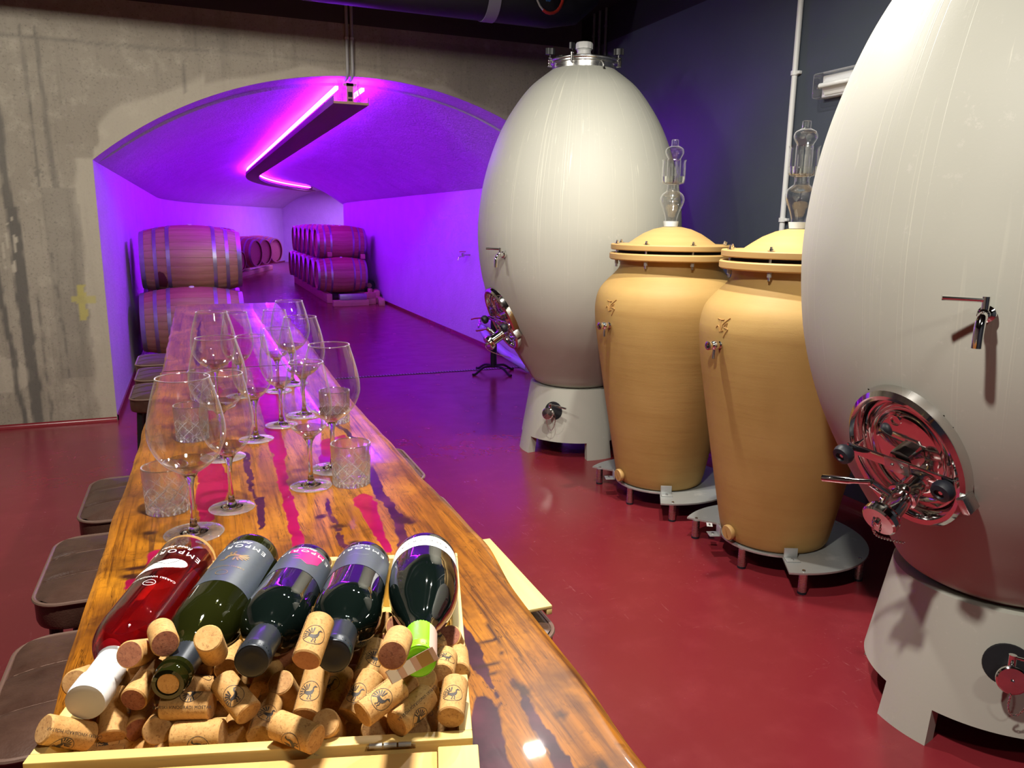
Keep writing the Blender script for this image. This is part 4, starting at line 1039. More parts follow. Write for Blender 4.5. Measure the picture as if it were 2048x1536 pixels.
# ------------------------------------------------------------------ bar tables: timber slabs joined with red resin
POLY = {'R1':[(-0.024, 1.672), (0.007, 1.757), (0.029, 1.635), (0.034, 1.486), (0.012, 1.395), (-0.006, 1.315), (-0.024, 1.31), (-0.028, 1.465)],
'R2':[(0.15, 2.75), (0.19, 2.75), (0.196, 2.208), (0.168, 1.927), (0.156, 1.703), (0.139, 1.494), (0.136, 1.349), (0.132, 1.196), (0.121, 1.139), (0.109, 1.153), (0.116, 1.258), (0.117, 1.412), (0.125, 1.6), (0.124, 1.756), (0.133, 1.939)],
'R3':[(0.241, 1.758), (0.302, 1.782), (0.277, 1.582), (0.246, 1.521), (0.213, 1.568)],
'R4':[(0.258, 1.374), (0.277, 1.353), (0.267, 1.226), (0.258, 1.139), (0.255, 1.089), (0.239, 1.085), (0.242, 1.188), (0.237, 1.339)],
'R5':[(-0.094, 1.22), (-0.08, 1.224), (-0.071, 1.164), (-0.083, 1.117), (-0.107, 1.102), (-0.125, 1.093), (-0.115, 1.129), (-0.097, 1.139)],
'R7':[(-0.03, 2.0), (0.02, 2.05), (0.05, 2.4), (0.02, 2.7), (-0.04, 2.5)]}
DARK = {'R6':[(0.246, 0.701), (0.263, 0.685), (0.252, 0.62), (0.248, 0.56), (0.235, 0.30), (0.10, 0.30), (0.20, 0.592)],
'D1':[(0.312, 1.551), (0.311, 1.48), (0.302, 1.358), (0.3, 1.238), (0.29, 1.148), (0.282, 1.069), (0.264, 1.076), (0.275, 1.154), (0.285, 1.268), (0.28, 1.366), (0.286, 1.44)],
'D2':[(0.286, 0.90), (0.283, 0.819), (0.28, 0.772), (0.28, 0.729), (0.274, 0.691), (0.268, 0.647), (0.265, 0.607), (0.269, 0.579), (0.262, 0.6), (0.264, 0.657), (0.268, 0.701), (0.264, 0.743), (0.262, 0.80)],
'D3':[(0.3, 0.735), (0.301, 0.671), (0.298, 0.627), (0.296, 0.587), (0.294, 0.561), (0.290, 0.30), (0.262, 0.30), (0.277, 0.567), (0.282, 0.608), (0.289, 0.657)],
'D4':[(0.064, 1.736), (0.08, 1.71), (0.075, 1.517), (0.076, 1.399), (0.089, 1.422), (0.078, 1.272), (0.068, 1.242), (0.063, 1.255), (0.07, 1.374), (0.063, 1.554)],
'D5':[(0.196, 1.397), (0.2, 1.353), (0.19, 1.254), (0.192, 1.163), (0.189, 1.104), (0.18, 1.098), (0.184, 1.21), (0.183, 1.281)],
'D6':[(0.30, 2.2), (0.318, 2.1), (0.305, 1.9), (0.325, 1.72), (0.310, 1.70), (0.292, 1.9)], 'D7':[(-0.02, 2.6), (-0.005, 2.6), (-0.015, 2.2), (-0.02, 1.95), (-0.03, 2.2)]}
KNOTS = [(-.098, 1.300, .012, .010), (.172, 1.275, .008, .012), (.190, 1.225, .014, .008), (.205, 1.150, .012, .010), (.300, 1.215, .016, .020), (.310, 1.200, .010, .014), (.262, .860, .008, .014), (.303, .772, .005, .005),
         (.288, .745, .020, .004), (.300, .690, .007, .012), (.322, .640, .008, .007), (.300, .545, .016, .012), (.328, .540, .006, .022), (.295, .800, .014, .003), (.310, .815, .003, .03), (.285, .72, .010, .004), (-.11, 1.14, .02, .012), (-.10, 1.17, .03, .008), (.255, 1.06, .01, .006)]
def inpoly(x, y, P):
    c = False; n = len(P)
    for i in range(n):
        (x1, y1), (x2, y2) = P[i], P[i - 1]
        if (y1 > y) != (y2 > y) and x < (x2 - x1) * (y - y1) / (y2 - y1) + x1: c = not c
    return c
_bb = {}
def cover(x, y, Ps):
    best = 0.0
    for P in Ps:
        k = id(P)
        if k not in _bb: _bb[k] = (min(p[0] for p in P), max(p[0] for p in P), min(p[1] for p in P), max(p[1] for p in P))
        b = _bb[k]
        if x < b[0] - .006 or x > b[1] + .006 or y < b[2] - .006 or y > b[3] + .006: continue
        c = sum(inpoly(x + dx, y + dy, P) for dx in (-.004, 0, .004) for dy in (-.006, 0, .006)) / 9
        best = max(best, c)
    return best
def spline(pts):
    def f(y):
        for (y0, a), (y1, b) in zip(pts[:-1], pts[1:]):
            if y <= y1: 
                t = max(0, (y - y0) / (y1 - y0)); t = t * t * (3 - 2 * t); return a + (b - a) * t
        return pts[-1][1]
    return f
eL = spline([(0.2, -.185), (.92, -.168), (1.3, -.160), (1.81, -.147), (2.3, -.140), (2.76, -.133)])
eR = spline([(0.2, .356), (.53, .366), (.80, .378), (1.13, .401), (1.5, .392), (2.14, .388), (2.76, .400)])
fL = spline([(2.7, -.128), (3.6, -.128), (4.93, -.124)]); fR = spline([(2.7, .405), (3.6, .425), (4.93, .445)])
def table(name, y0, y1, L, R_, label, zt, step, polys, darks, knots):
    t = thing(name, (0, 0, 0), label, 'table', 'bar tables end to end')
    ny = int((y1 - y0) / step); nx = 100; th = .052
    V, F, A, B_, K = [], [], [], [], []
    for j in range(ny + 1):
        y = y0 + (y1 - y0) * j / ny
        l = L(y) + .0035 * noise.noise(Vector((1.3, y * 9, 0))); r = R_(y) + .004 * noise.noise(Vector((7.1, y * 8, 0)))
        for i in range(nx + 1):
            x = l + (r - l) * i / nx
            e = min(i, nx - i)
            z = zt - (.004 if e == 0 else .001 if e == 1 else 0)
            V.append((x, y, z))
            wx = x + .008 * noise.noise(Vector((x * 22, y * 14, 2))) + .004 * noise.noise(Vector((x * 70, y * 50, 5))); wy = y + .012 * noise.noise(Vector((x * 20, y * 16, 9)))
            A.append(cover(wx, wy, polys)); B_.append(cover(wx, wy, darks))
            k = 0.0
            for (kx, ky, ka, kb) in knots:
                if abs(wx - kx) < ka * 1.6 and abs(wy - ky) < kb * 1.6:
                    d = ((wx - kx) / ka) ** 2 + ((wy - ky) / kb) ** 2; k = max(k, min(1, 1.4 - d))
            K.append(max(0, k))
    w_ = nx + 1
    for j in range(ny):
        for i in range(nx): F.append((j * w_ + i, j * w_ + i + 1, (j + 1) * w_ + i + 1, (j + 1) * w_ + i))
    top = MB().add((V, F)).obj('slab_top', M['river_table'], t, smooth=True)
    for nm, arr in (('resin', A), ('seam', B_), ('knot', K)):
        at = top.data.attributes.new(nm, 'FLOAT', 'POINT'); at.data.foreach_set('value', arr)
    # bark-brown flank and underside
    V2, F2 = [], []
    edge = [j * w_ for j in range(ny + 1)] + [ny * w_ + i for i in range(1, nx + 1)] + [j * w_ + nx for j in range(ny - 1, -1, -1)] + [i for i in range(nx - 1, 0, -1)]
    n = len(edge)
    for e in edge: V2.append(V[e])
    for e in edge: V2.append((V[e][0] * .985 + .115 * .015, V[e][1], V[e][2] - th))
    for i in range(n): F2.append((i, (i + 1) % n, n + (i + 1) % n, n + i))
    F2.append(tuple(range(n, 2 * n)))
    one('slab_edge', (V2, F2), M['bark'], t)
    for yy in (y0 + .30, y1 - .30):
        lg = thing_part('leg', t)
        one('leg_upright', rbox(-.05, .05, -.03, .03, .0125, zt - th - .0125, .004), M['black_metal'], lg, T=TR((.115, yy, 0)))
        one('leg_foot', rbox(-.20, .20, -.04, .04, .0005, .012, .003), M['black_metal'], lg, T=TR((.115, yy, 0)))
        one('leg_head', rbox(-.18, .18, -.03, .03, zt - th - .0120, zt - th - .0015, .003), M['black_metal'], lg, T=TR((.115, yy, 0)))
    return t
table('bar_table', .22, 2.752, eL, eR, 'near bar table of glossy timber and red resin that carries the crate and glasses', 1.05, .006, list(POLY.values()), list(DARK.values()), KNOTS)
table('bar_table', 2.765, 4.93, fL, fR, 'far bar table lit violet, set end to end behind the one with the glasses', 1.05, .02, [[(.08, 2.76), (.18, 2.76), (.20, 3.6), (.15, 4.4), (.10, 3.5)]], [[(-.02, 2.8), (-.005, 2.9), (.0, 3.9), (.03, 4.6), (-.01, 3.9), (-.03, 3.0)]], [])

# ------------------------------------------------------------------ bar stools with quilted leather seats
def superpad(hx, hy, r, n=9):
    pl = []
    for cx_, cy_, a0 in ((hx - r, hy - r, 0), (-hx + r, hy - r, pi / 2), (-hx + r, -hy + r, pi), (hx - r, -hy + r, 3 * pi / 2)):
        for k in range(n): a = a0 + pi / 2 * k / (n - 1); pl.append((cx_ + r * cos(a), cy_ + r * sin(a)))
    return pl
def pad_ring(h, r, k, z):  # outline scaled
    return [(x * k, y * k, z) for x, y in superpad(h, h, r)]
def stool(loc, label, side):
    t = thing('bar_stool', loc, label, 'stool', 'brown bar stools at the tables')
    H, h, rr = .765, .188, .060
    # upholstered seat: flank, rounded top with quilt channels
    nseg = len(superpad(h, h, rr)); V, F = [], []
    prof = [(.94, H - .066), (.985, H - .060), (1.0, H - .050), (1.0, H - .008)]
    for k, z in prof: V += pad_ring(h, rr, k, z)
    for j in range(len(prof) - 1):
        for i in range(nseg): F.append((j * nseg + i, j * nseg + (i + 1) % nseg, (j + 1) * nseg + (i + 1) % nseg, (j + 1) * nseg + i))
    F.append(tuple(reversed(range(nseg))))
    one('seat_flank', (V, F), M['leather'], t)
    ks = [.985, .96, .92, .86, .78, .68, .56, .44, .32, .2, .1]
    V, F = [], []
    def zz(x, y):
        e = max(abs(x), abs(y)) / h
        z = H - .004 + .017 * (1 - e ** 4)
        for c in (-.062, .062): z -= .0055 * exp(-((y - c) / .006) ** 2) * (1 if e < .97 else 0)
        return z + .0025 * noise.noise(Vector((x * 18 + loc[1], y * 18, 1)))
    N = 44
    for j in range(N + 1):
        for i in range(N + 1):
            u, v_ = -1 + 2 * i / N, -1 + 2 * j / N
            # square to rounded square
            x, y = u * h * .985, v_ * h * .985
            ax, ay = abs(x), abs(y); lim = h * .985 - rr
            if ax > lim and ay > lim:
                dx, dy = ax - lim, ay - lim; m = max(dx, dy); l = sqrt(dx * dx + dy * dy) or 1
                sx_, sy_ = dx / l * m, dy / l * m
                x = (lim + sx_) * (1 if x > 0 else -1); y = (lim + sy_) * (1 if y > 0 else -1)
            V.append((x, y, zz(x, y)))
    for j in range(N):
        for i in range(N): F.append((j * (N + 1) + i, j * (N + 1) + i + 1, (j + 1) * (N + 1) + i + 1, (j + 1) * (N + 1) + i))
    one('seat_top', (V, F), M['leather'], t, angle=80)
    one('piping', tube([(x, y, H - .004) for x, y in superpad(h, h, rr)], .0048, 8, closed=True), M['leather_piping'], t)
    for c in (-.062, .062):
        one('seam', tube([(-h * .93 + 2 * h * .93 * k / 14, c, zz(-h * .93 + 2 * h * .93 * k / 14, c) + .0012) for k in range(15)], .0011, 5), M['stitch'], t)
    for sx in (-1, 1):
        for sy in (-1, 1):
            one('leg', tube([(sx * .15, sy * .15, H - .067), (sx * .19, sy * .19, 0.0005)], .013, 10), M['black_metal'], t)
    one('footrest', tube([(-.178, -.178, .24), (.178, -.178, .24), (.178, .178, .24), (-.178, .178, .24)], .009, 8, closed=True), M['black_metal'], t)
    return t
LN = ['nearest stool on the left of the table, cut by the bottom left corner', 'second stool on the left, beside the pink bottle', 'third stool on the left, beside the left cut-glass tumbler', 'stool on the left nearest the concrete corner at the far table', 'middle stool on the left of the far table', 'hindmost stool on the left, before the lower barrel']
for k, (x, y) in enumerate(((-.168, 1.385), (-.176, 1.895), (-.148, 2.365), (-.125, 3.86), (-.130, 4.30), (-.155, 4.74))): stool((x, y, 0), 'brown leather ' + LN[k], -1)
RN = ['stool on the right carrying the cream wooden lid', 'stool on the right, second from the viewer, its corner past the table edge', 'farthest stool seen on the right of the near table']
for k, (x, y) in enumerate(((.425, 1.405), (.432, 1.895), (.440, 2.395))): stool((x, y, 0), 'brown leather ' + RN[k], 1)
t = thing('wooden_tray', (.470, 1.450, .7835), 'cream wooden box lid lying on the right-hand stool', 'tray')
one('tray_panel', rbox(-.145, .145, -.178, .178, .012, .019, .001), M['pine_y'], t)
for x in (-.139, .139): one('tray_rail', rbox(x - .006, x + .006, -.178, .178, .0, .0118, .001), M['pine_y'], t)
CORKS = [
((-0.1407, 0.658, 1.1399), (-0.1105, 0.6732, 1.1142), -62, 'cork lying flat across the front left corner of the crate rail'),
((-0.0943, 0.6735, 1.1086), (-0.0909, 0.7098, 1.1306), 75, 'upright blank-faced cork under the white bottle neck'),
((-0.0749, 0.6691, 1.1427), (-0.0573, 0.7075, 1.1475), 130, 'cork with wine-stained end pointing forward between white and cork-stoppered necks'),
((-0.0731, 0.674, 1.1093), (-0.0733, 0.7164, 1.1069), -30, 'cork tucked beneath the stained-end cork beside the upright blank one'),
((-0.0567, 0.6426, 1.1262), (-0.0521, 0.6822, 1.1116), 150, 'small end-on cork left of the lowest printed cork in front'),
((-0.0117, 0.6398, 1.1408), (-0.0511, 0.6557, 1.1399), -60, 'level cork with printed lettering lying right under the cork-stoppered bottle mouth'),
((-0.0043, 0.6228, 1.1236), (-0.0438, 0.6384, 1.1206), 50, 'level cork at the front rail beneath the lettered one'),
((-0.1143, 0.6886, 1.092), (-0.0726, 0.6801, 1.0911), 20, 'cork half hidden behind the front rail near its left corner'),
((-0.0467, 0.6388, 1.1075), (-0.0718, 0.6695, 1.0922), 60, 'cork barely showing over the front rail left of centre'),
((-0.1247, 0.7171, 1.1419), (-0.1179, 0.7548, 1.1235), 160, 'end-on cork perched on the left rail beside the white neck'),
((-0.0762, 0.6859, 1.1773), (-0.0632, 0.7212, 1.1576), 140, 'end-on dark cork right of the pink bottle shoulder'),
((-0.046, 0.6689, 1.1907), (-0.0515, 0.7102, 1.1822), 180, 'end-on dark cork between pink bottle and green-glass bottle'),
((-0.0859, 0.7149, 1.1387), (-0.0509, 0.7389, 1.1359), 90, 'long pale cork lying behind the white bottle neck'),
((-0.0115, 0.6459, 1.2014), (-0.0074, 0.6741, 1.1699), 180, 'upright cork with bare top right of the cork-stoppered neck'),
((0.002, 0.6895, 1.1424), (0.0075, 0.7317, 1.1411), 70, 'cork with red print along it left of the first dark capsule'),
((-0.0217, 0.7004, 1.1412), (-0.0119, 0.7371, 1.1219), 170, 'small end-on cork between two necks left of the first dark capsule'),
((-0.0334, 0.677, 1.1398), (-0.0083, 0.7032, 1.1175), 80, 'cork peeping over the top of the lettered level cork'),
((0.017, 0.6169, 1.1408), (-0.0027, 0.6515, 1.1558), 4, 'slanting cork with bird emblem left of centre at the front'),
((0.0235, 0.6122, 1.1191), (0.036, 0.6524, 1.1251), -8, 'upright cork with bird emblem near its top at the front rail'),
((0.0044, 0.6339, 1.1082), (0.0087, 0.6746, 1.097), 120, 'blank cork end left of the upright emblem cork at the front rail'),
((0.0656, 0.5677, 1.137), (0.0369, 0.5991, 1.1379), 55, 'lettered cork hanging over the front rail at its middle'),
((0.075, 0.5862, 1.138), (0.0856, 0.6118, 1.1058), 170, 'cork with bare round top right of the overhanging lettered cork'),
((0.062, 0.6097, 1.1312), (0.0774, 0.6447, 1.1498), 12, 'tall upright cork with bird emblem between two dark capsules'),
((0.0457, 0.6559, 1.1404), (0.0575, 0.6748, 1.1043), 100, 'tilted cork with bare end left of the tall upright emblem cork'),
((0.0296, 0.6699, 1.124), (0.0452, 0.7091, 1.1291), 120, 'cork slanting beneath the first dark capsule'),
((0.0616, 0.689, 1.123), (0.0697, 0.7294, 1.1126), 100, 'chipped cork behind the tilted bare-ended cork'),
((0.0561, 0.6965, 1.1403), (0.0687, 0.7364, 1.1329), 150, 'plain cork left of the red-ended emblem cork'),
((0.0601, 0.5695, 1.2079), (0.0776, 0.606, 1.2211), 5, 'red-ended cork with bird emblem resting between the two dark capsules'),
((0.0703, 0.7052, 1.1567), (0.0857, 0.7448, 1.1574), 20, 'tall cork behind the red-ended emblem cork'),
((0.1213, 0.648, 1.1308), (0.1406, 0.6843, 1.1415), -12, 'cork with bird emblem right of the second dark capsule'),
((0.0849, 0.6229, 1.1249), (0.102, 0.6607, 1.1344), 40, 'shaded lettered cork right of the tall upright emblem cork'),
((0.0977, 0.6018, 1.1267), (0.1255, 0.6275, 1.1462), 30, 'slanting lettered cork under the second dark capsule'),
((0.1026, 0.57, 1.1487), (0.1407, 0.5872, 1.1565), 3, 'big slanting cork with clear bird emblem right of centre'),
((0.1302, 0.5643, 1.1365), (0.1652, 0.5881, 1.1404), -58, 'slanting lettered cork in front of the right corner'),
((0.1754, 0.556, 1.1364), (0.1924, 0.5944, 1.1425), 6, 'upright cork with bird emblem in the front right corner of the crate'),
((0.1481, 0.596, 1.1468), (0.1428, 0.6379, 1.1418), 90, 'plain cork lying across under the tax strip of the green cap'),
((0.1213, 0.5339, 1.2195), (0.1362, 0.5725, 1.2099), 160, 'end-on dark cork left of the green cap'),
((0.1827, 0.6063, 1.1444), (0.1989, 0.6451, 1.138), -5, 'cork with bird emblem at the right edge of the green cap'),
((0.1935, 0.6632, 1.132), (0.2086, 0.7027, 1.128), 0, 'cork with bird emblem behind the green cap beside the right rail'),
((0.2133, 0.6786, 1.1397), (0.228, 0.6996, 1.1058), 120, 'stained round cork end against the right rail behind'),
((0.2074, 0.632, 1.1255), (0.2191, 0.6726, 1.1219), 140, 'narrow red-lettered cork squeezed against the right rail'),
((0.1655, 0.6037, 1.1476), (0.1751, 0.6235, 1.1113), 180, 'cork standing with bare top just below the green cap'),
((0.1614, 0.6839, 1.1578), (0.1628, 0.7149, 1.1288), 180, 'cork with speckled round top behind the end-on dark cork'),
((0.1605, 0.7319, 1.1367), (0.1635, 0.7642, 1.1092), 180, 'dim cork in the shade behind the speckled round top'),
((0.1517, 0.6884, 1.1371), (0.1438, 0.7242, 1.1156), 60, 'short piece of cork left of the end-on dark cork near the green cap'),
((0.1186, 0.6546, 1.1248), (0.1436, 0.689, 1.1239), 60, 'pinkish cork right of the emblem cork by the second dark capsule'),
((0.1153, 0.5819, 1.1228), (0.1292, 0.6194, 1.1085), 150, 'bare cork end low under the big slanting emblem cork'),
((0.1043, 0.6098, 1.1042), (0.1132, 0.6478, 1.0874), 150, 'tiny cork end deep beside the bare one under the big slanting cork'),
((0.1505, 0.576, 1.1198), (0.1736, 0.6068, 1.1018), 60, 'cork half buried under the slanting lettered cork at right'),
((0.1814, 0.5837, 1.1028), (0.181, 0.6215, 1.0834), 90, 'cork end wedged low at the front right corner'),
]
# ------------------------------------------------------------------ stemmed glasses and cut tumblers on the near table
ZT = 1.0502
def glass_meshes(k):
    big = k == 'big'
    if big:
        st = [(0, .0), (.043, 0), (.0455, .0010), (.0455, .0018), (.040, .0030), (.022, .0048), (.010, .0085), (.0058, .016), (.0044, .030), (.0041, .055), (.0046, .080), (.0072, .094), (.013, .1035), (.011, .1050), (0, .1052)]
        bw = [(.0128, .1040), (.024, .1105), (.039, .123), (.051, .141), (.0575, .160), (.0585, .174), (.0560, .195), (.0490, .226), (.0395, .258)]
    else:
        st = [(0, .0), (.036, 0), (.0385, .0010), (.0385, .0018), (.034, .0030), (.019, .0048), (.009, .0085), (.0055, .016), (.0042, .030), (.0039, .055), (.0044, .078), (.0068, .090), (.012, .099), (.010, .1005), (0, .1007)]
        bw = [(.0118, .0996), (.020, .1050), (.031, .1165), (.0395, .133), (.0438, .150), (.0440, .162), (.0420, .184), (.0370, .213), (.0308, .242)]
    prof = catmull(bw, 5)
    th = .0008
    solid = [(r, z) for r, z in prof if z < bw[2][1] + .001]
    low = solid + [(r - .0022 - .0015 * (1 - i / len(solid)), z + .0012) for i, (r, z) in reversed(list(enumerate(solid)))]
    ft = [(r, z) for r, z in st if z < .0060]; sm = [(0, .0049)] + [(r, z) for r, z in st if z > .0045]
    return (MB().add(lathe(ft, 48)).mesh('glass_foot', M['thin_glass'], 60), MB().add(torus(st[2][0], .0009, 48, 6, .0014)).mesh('foot_edge', M['thin_glass'], 80), MB().add(lathe(sm, 32)).mesh('glass_stem', M['glass'], 60), MB().add(lathe(low, 48, ring=True)).mesh('bowl_base', M['base_glass'], 60),
            MB().add(lathe([(r, z) for r, z in prof if z > bw[2][1] - .001], 56)).mesh('glass_bowl', M['thin_glass'], 80), MB().add(torus(prof[-1][0], .0010, 56, 6, prof[-1][1])).mesh('glass_rim', M['rim_glass'], 80))
GM = {k: glass_meshes(k) for k in ('big', 'small')}
def glass(k, x, y, lab):
    t = thing('wine_glass', (x, y, ZT), lab, 'wine glass', 'empty wine glasses on the bar table', random.uniform(0, 6))
    for nm, me in zip(('foot', 'foot_edge', 'stem', 'bowl_base', 'bowl', 'rim'), GM[k]): link(nm, me, t)
random.seed(11)
for k, x, y, lab in (('big', -.031, 1.273, 'large round wine glass nearest the bottles on the left, foot by the pink bottle'),
    ('small', .031, 1.371, 'slim wine glass just right of the large front glass on the left'),
    ('small', .177, 1.440, 'slim wine glass standing left of the right cut-glass tumbler'),
    ('big', .234, 1.531, 'large wine glass behind the right cut-glass tumbler, its bowl past the table edge'),
    ('big', .027, 1.690, 'large wine glass in the second row on the left, behind the front slim one'),
    ('small', .103, 1.809, 'slim wine glass in the middle of the table, its foot clear of the others'),
    ('small', .171, 1.921, 'slim wine glass right of the one in the middle of the table'),
    ('big', .237, 2.006, 'large wine glass in the second row on the right, behind a slim one'),
    ('big', .030, 2.180, 'large wine glass at the back on the left'),
    ('small', .094, 2.290, 'slim wine glass at the back, overlapping the large one on the left'),
    ('small', .203, 2.325, 'slim wine glass at the back on the right, left of the hindmost large glass'),
    ('big', .255, 2.420, 'hindmost large wine glass, at the back on the right')): glass(k, x, y, lab)
def tumbler_mesh():
    R, H = .0385, .080; na, nz = 120, 44; V, F, CT = [], [], []
    def cutp(a, z):
        if z > .058 or z < .004: return 0
        u = a * 8 / (2 * pi); w_ = z / .054 * 2.0
        f = 0
        for s_ in (1, -1):
            q = (u + s_ * w_) % 1.0; f = max(f, 1 - abs(q - .5) / .085)
        q = (u * 2) % 1.0; f = max(f, (1 - abs(q - .5) / .07) * (1 if (int(w_ * 2) % 2) == 0 else 0))
        for s_ in (1, -1):
            q = (u + s_ * w_ + .25) % 1.0; f = max(f, .6 * (1 - abs(q - .5) / .05))
        return max(0, min(1, f)) * min(1, (.058 - z) / .012)
    rows = []
    zs = [0, .001] + [.004 + (.060 - .004) * j / (nz - 1) for j in range(nz)] + [.066, .073, .0785, .0800]
    for z in zs:
        r0 = R * (.93 + .07 * z / H) if z > .0005 else R * .90
        rows.append([(r0 - .0017 * cutp(2 * pi * i / na, z), 2 * pi * i / na, z) for i in range(na)]); CT += [min(1, cutp(2 * pi * i / na, z) + (.45 if z < .012 else 0) * (i % 5 < 2)) for i in range(na)]  # besides the cuts, white glints are painted in round the base
    inner = [(R - .0016, .0805), (R - .0030, .0795), (R - .0034, .060), (R - .0055, .024), (R - .009, .0165), (R - .020, .0155)]
    for r, z in inner: rows.append([(r, 2 * pi * i / na, z) for i in range(na)])
    for row in rows:
        for r, a, z in row: V.append((r * cos(a), r * sin(a), z))
    for j in range(len(rows) - 1):
        for i in range(na): F.append((j * na + i, j * na + (i + 1) % na, (j + 1) * na + (i + 1) % na, (j + 1) * na + i))
    F.append(tuple(reversed(range(na)))); F.append(tuple((len(rows) - 1) * na + i for i in range(na)))
    me = MB().add((V, F)).mesh('cut_tumbler', M['cut_glass'], 25)
    at = me.attributes.new('cut', 'FLOAT', 'POINT'); at.data.foreach_set('value', CT + [0.0] * (len(V) - len(CT)))
    return me
me_t = tumbler_mesh(); me_tr = MB().add(torus(.0369, .0011, 56, 8, .0808)).mesh('tumbler_rim', M['rim_glass'], 80)
for x, y, lab in ((-.073, 1.400, 'cut-glass tumbler on the left, seen through nothing but its own facets'), (.253, 1.433, 'cut-glass tumbler on the right by the table edge'),
    (-.033, 1.865, 'cut-glass tumbler seen through the bowl of the large front glass'), (-.004, 2.292, 'cut-glass tumbler at the back on the left under the stacked glass bowls'), (.302, 1.915, 'cut-glass tumbler half hidden behind the slim glass and the large one on the right')):
    o = thing('cut_tumbler', (x, y, ZT), None, None, None, random.uniform(0, 6)); link('tumbler_body', me_t, o); link('tumbler_rim', me_tr, o)
    tag(o, lab.replace(', seen through nothing but its own facets', ' beside the large front wine glass'), 'tumbler', 'cut-glass tumblers on the bar table')

# ------------------------------------------------------------------ pine crate with its lid folded down
FL = Vector((-.154, .639, 0)); cu = Vector((.961, -.278, 0)).normalized(); cvv = Vector((-cu.y, cu.x, 0))
CW, CD, CZ0, CZ1 = .358, .372, .0005, .0748
crate = thing('wine_crate', (0, 0, 0), 'open pale pine crate holding bottles and corks on the near table, lid folded forward', 'crate', mat=frameT((FL.x, FL.y, 1.0502), cu, cvv, (0, 0, 1)))
tk = .0115
one('front_rail', rbox(0, CW, 0, tk, CZ0, CZ1, .0012), M['pine'], crate)
one('back_rail', rbox(0, CW, CD - tk, CD, CZ0, CZ1, .0012), M['pine'], crate)
one('side_rail', rbox(0, tk, tk + .0003, CD - tk - .0003, CZ0, CZ1 - .0004, .0012), M['pine_y'], crate)
one('side_rail', rbox(CW - tk, CW, tk + .0003, CD - tk - .0003, CZ0, CZ1 - .0004, .0012), M['pine_y'], crate)
one('crate_floor', rbox(tk + .0003, CW - tk - .0003, tk + .0003, CD - tk - .0003, CZ0, .0075, .0008), M['pine'], crate)
one('inner_batten', rbox(CW - tk - .0055, CW - tk - .0004, CD - tk - .10, CD - tk - .006, .04, CZ1 - .001, .001), M['pine_y'], crate)
lid = thing_part('crate_lid', crate); lid.matrix_local = TR((0, -.005, CZ1 - .004)) @ RX(radians(10))
one('lid_panel', rbox(.020, CW - .030, -.350, -.003, -.0060, .0000, .0008), M['pine_lid'], lid)
one('lid_batten', rbox(CW - .0295, CW + .004, -.352, -.001, -.0070, .0030, .001), M['pine_y'], lid)
one('lid_batten', rbox(-.004, .0195, -.352, -.001, -.0070, .0030, .001), M['pine_y'], lid)
for x in (.272,):
    hg = thing_part('hinge', crate)
    for k in range(3): one('hinge_knuckle', cyl((x + .012 * k, -.0022, CZ1 - .0006), (x + .012 * k + .0105, -.0022, CZ1 - .0006), .0021, n=10), M['plate_steel'], hg)
    one('hinge_leaf', box(x - .002, x + .038, -.0008, -.0001, CZ1 - .006, CZ1 - .002), M['steel'], hg)

# ------------------------------------------------------------------ bottles
def bordeaux(R=.0358):
    return catmull([(R * .80, .002), (R * .93, .0005), (R, .006), (R, .03), (R, .10), (R, .165), (R * .985, .186), (R * .90, .203), (R * .68, .218), (R * .48, .229), (.0150, .240), (.0139, .255), (.0138, .272), (.0138, .280)], 5)
def burgundy(R=.0395):
    return catmull([(R * .80, .002), (R * .93, .0005), (R, .006), (R, .03), (R, .085), (R * .985, .105), (R * .93, .130), (R * .80, .160), (R * .60, .190), (R * .44, .215), (.0152, .234), (.0142, .255), (.0138, .272), (.0138, .280)], 5)
CAMV = Vector((0, 0, 1.55))
def bottle_root(base, tip, label, roll):
    b, t_ = Vector(base), Vector(tip); d = (t_ - b).normalized()
    return thing('wine_bottle', b, label, 'wine bottle', None, mat=axisT(b, d, CAMV - (b + d * .1), radians(roll)) @ Matrix.Scale(.95, 4))
def finish(o, mat):
    one('lip', lathe([(.0135, .279), (.0150, .2795), (.0152, .287), (.0140, .2905), (.0105, .2908), (.0100, .287), (0, .287)], 28), mat, o)
def capsule(o, z0, z1, mat, mat_end, r=.0152):
    c = thing_part('capsule', o)
    one('capsule_sleeve', lathe([(r, z0), (r, z1 - .016), (r + .0006, z1 - .014), (r + .0006, z1 - .009), (r, z1 - .0075), (r, z1 - .0012), (r - .0008, z1)], 32), mat, c)
    one('capsule_end', lathe([(r - .0006, z1 - .0004), (r - .003, z1 + .0003), (.006, z1 - .0002), (0, z1 - .0002)], 28), mat_end, c)
def wrapped(o, name, g, R, z, mat, a=0.0): return one(name, wrap(g, R, a, z), mat, o, 60)
def label_front(o, R, z0, z1, half, mat):
    return wrapped(o, 'label', patch2d(-half * R, half * R, z0, z1, 32, 4), R + .00025, 0, mat)
def squiggle(s, size): return text2d(s, size, 1.0, .35)
def fill2d(P, st=.0008):
    x0, x1, y0, y1 = min(p[0] for p in P), max(p[0] for p in P), min(p[1] for p in P), max(p[1] for p in P)
    nx, ny = int((x1 - x0) / st) + 1, int((y1 - y0) / st) + 1; V, F, ix = [], [], {}
    def vid(i, j):
        if (i, j) not in ix: ix[i, j] = len(V); V.append((x0 + i * st, y0 + j * st))
        return ix[i, j]
    for j in range(ny):
        for i in range(nx):
            if inpoly(x0 + (i + .5) * st, y0 + (j + .5) * st, P): F.append((vid(i, j), vid(i + 1, j), vid(i + 1, j + 1), vid(i, j + 1)))
    return V, F
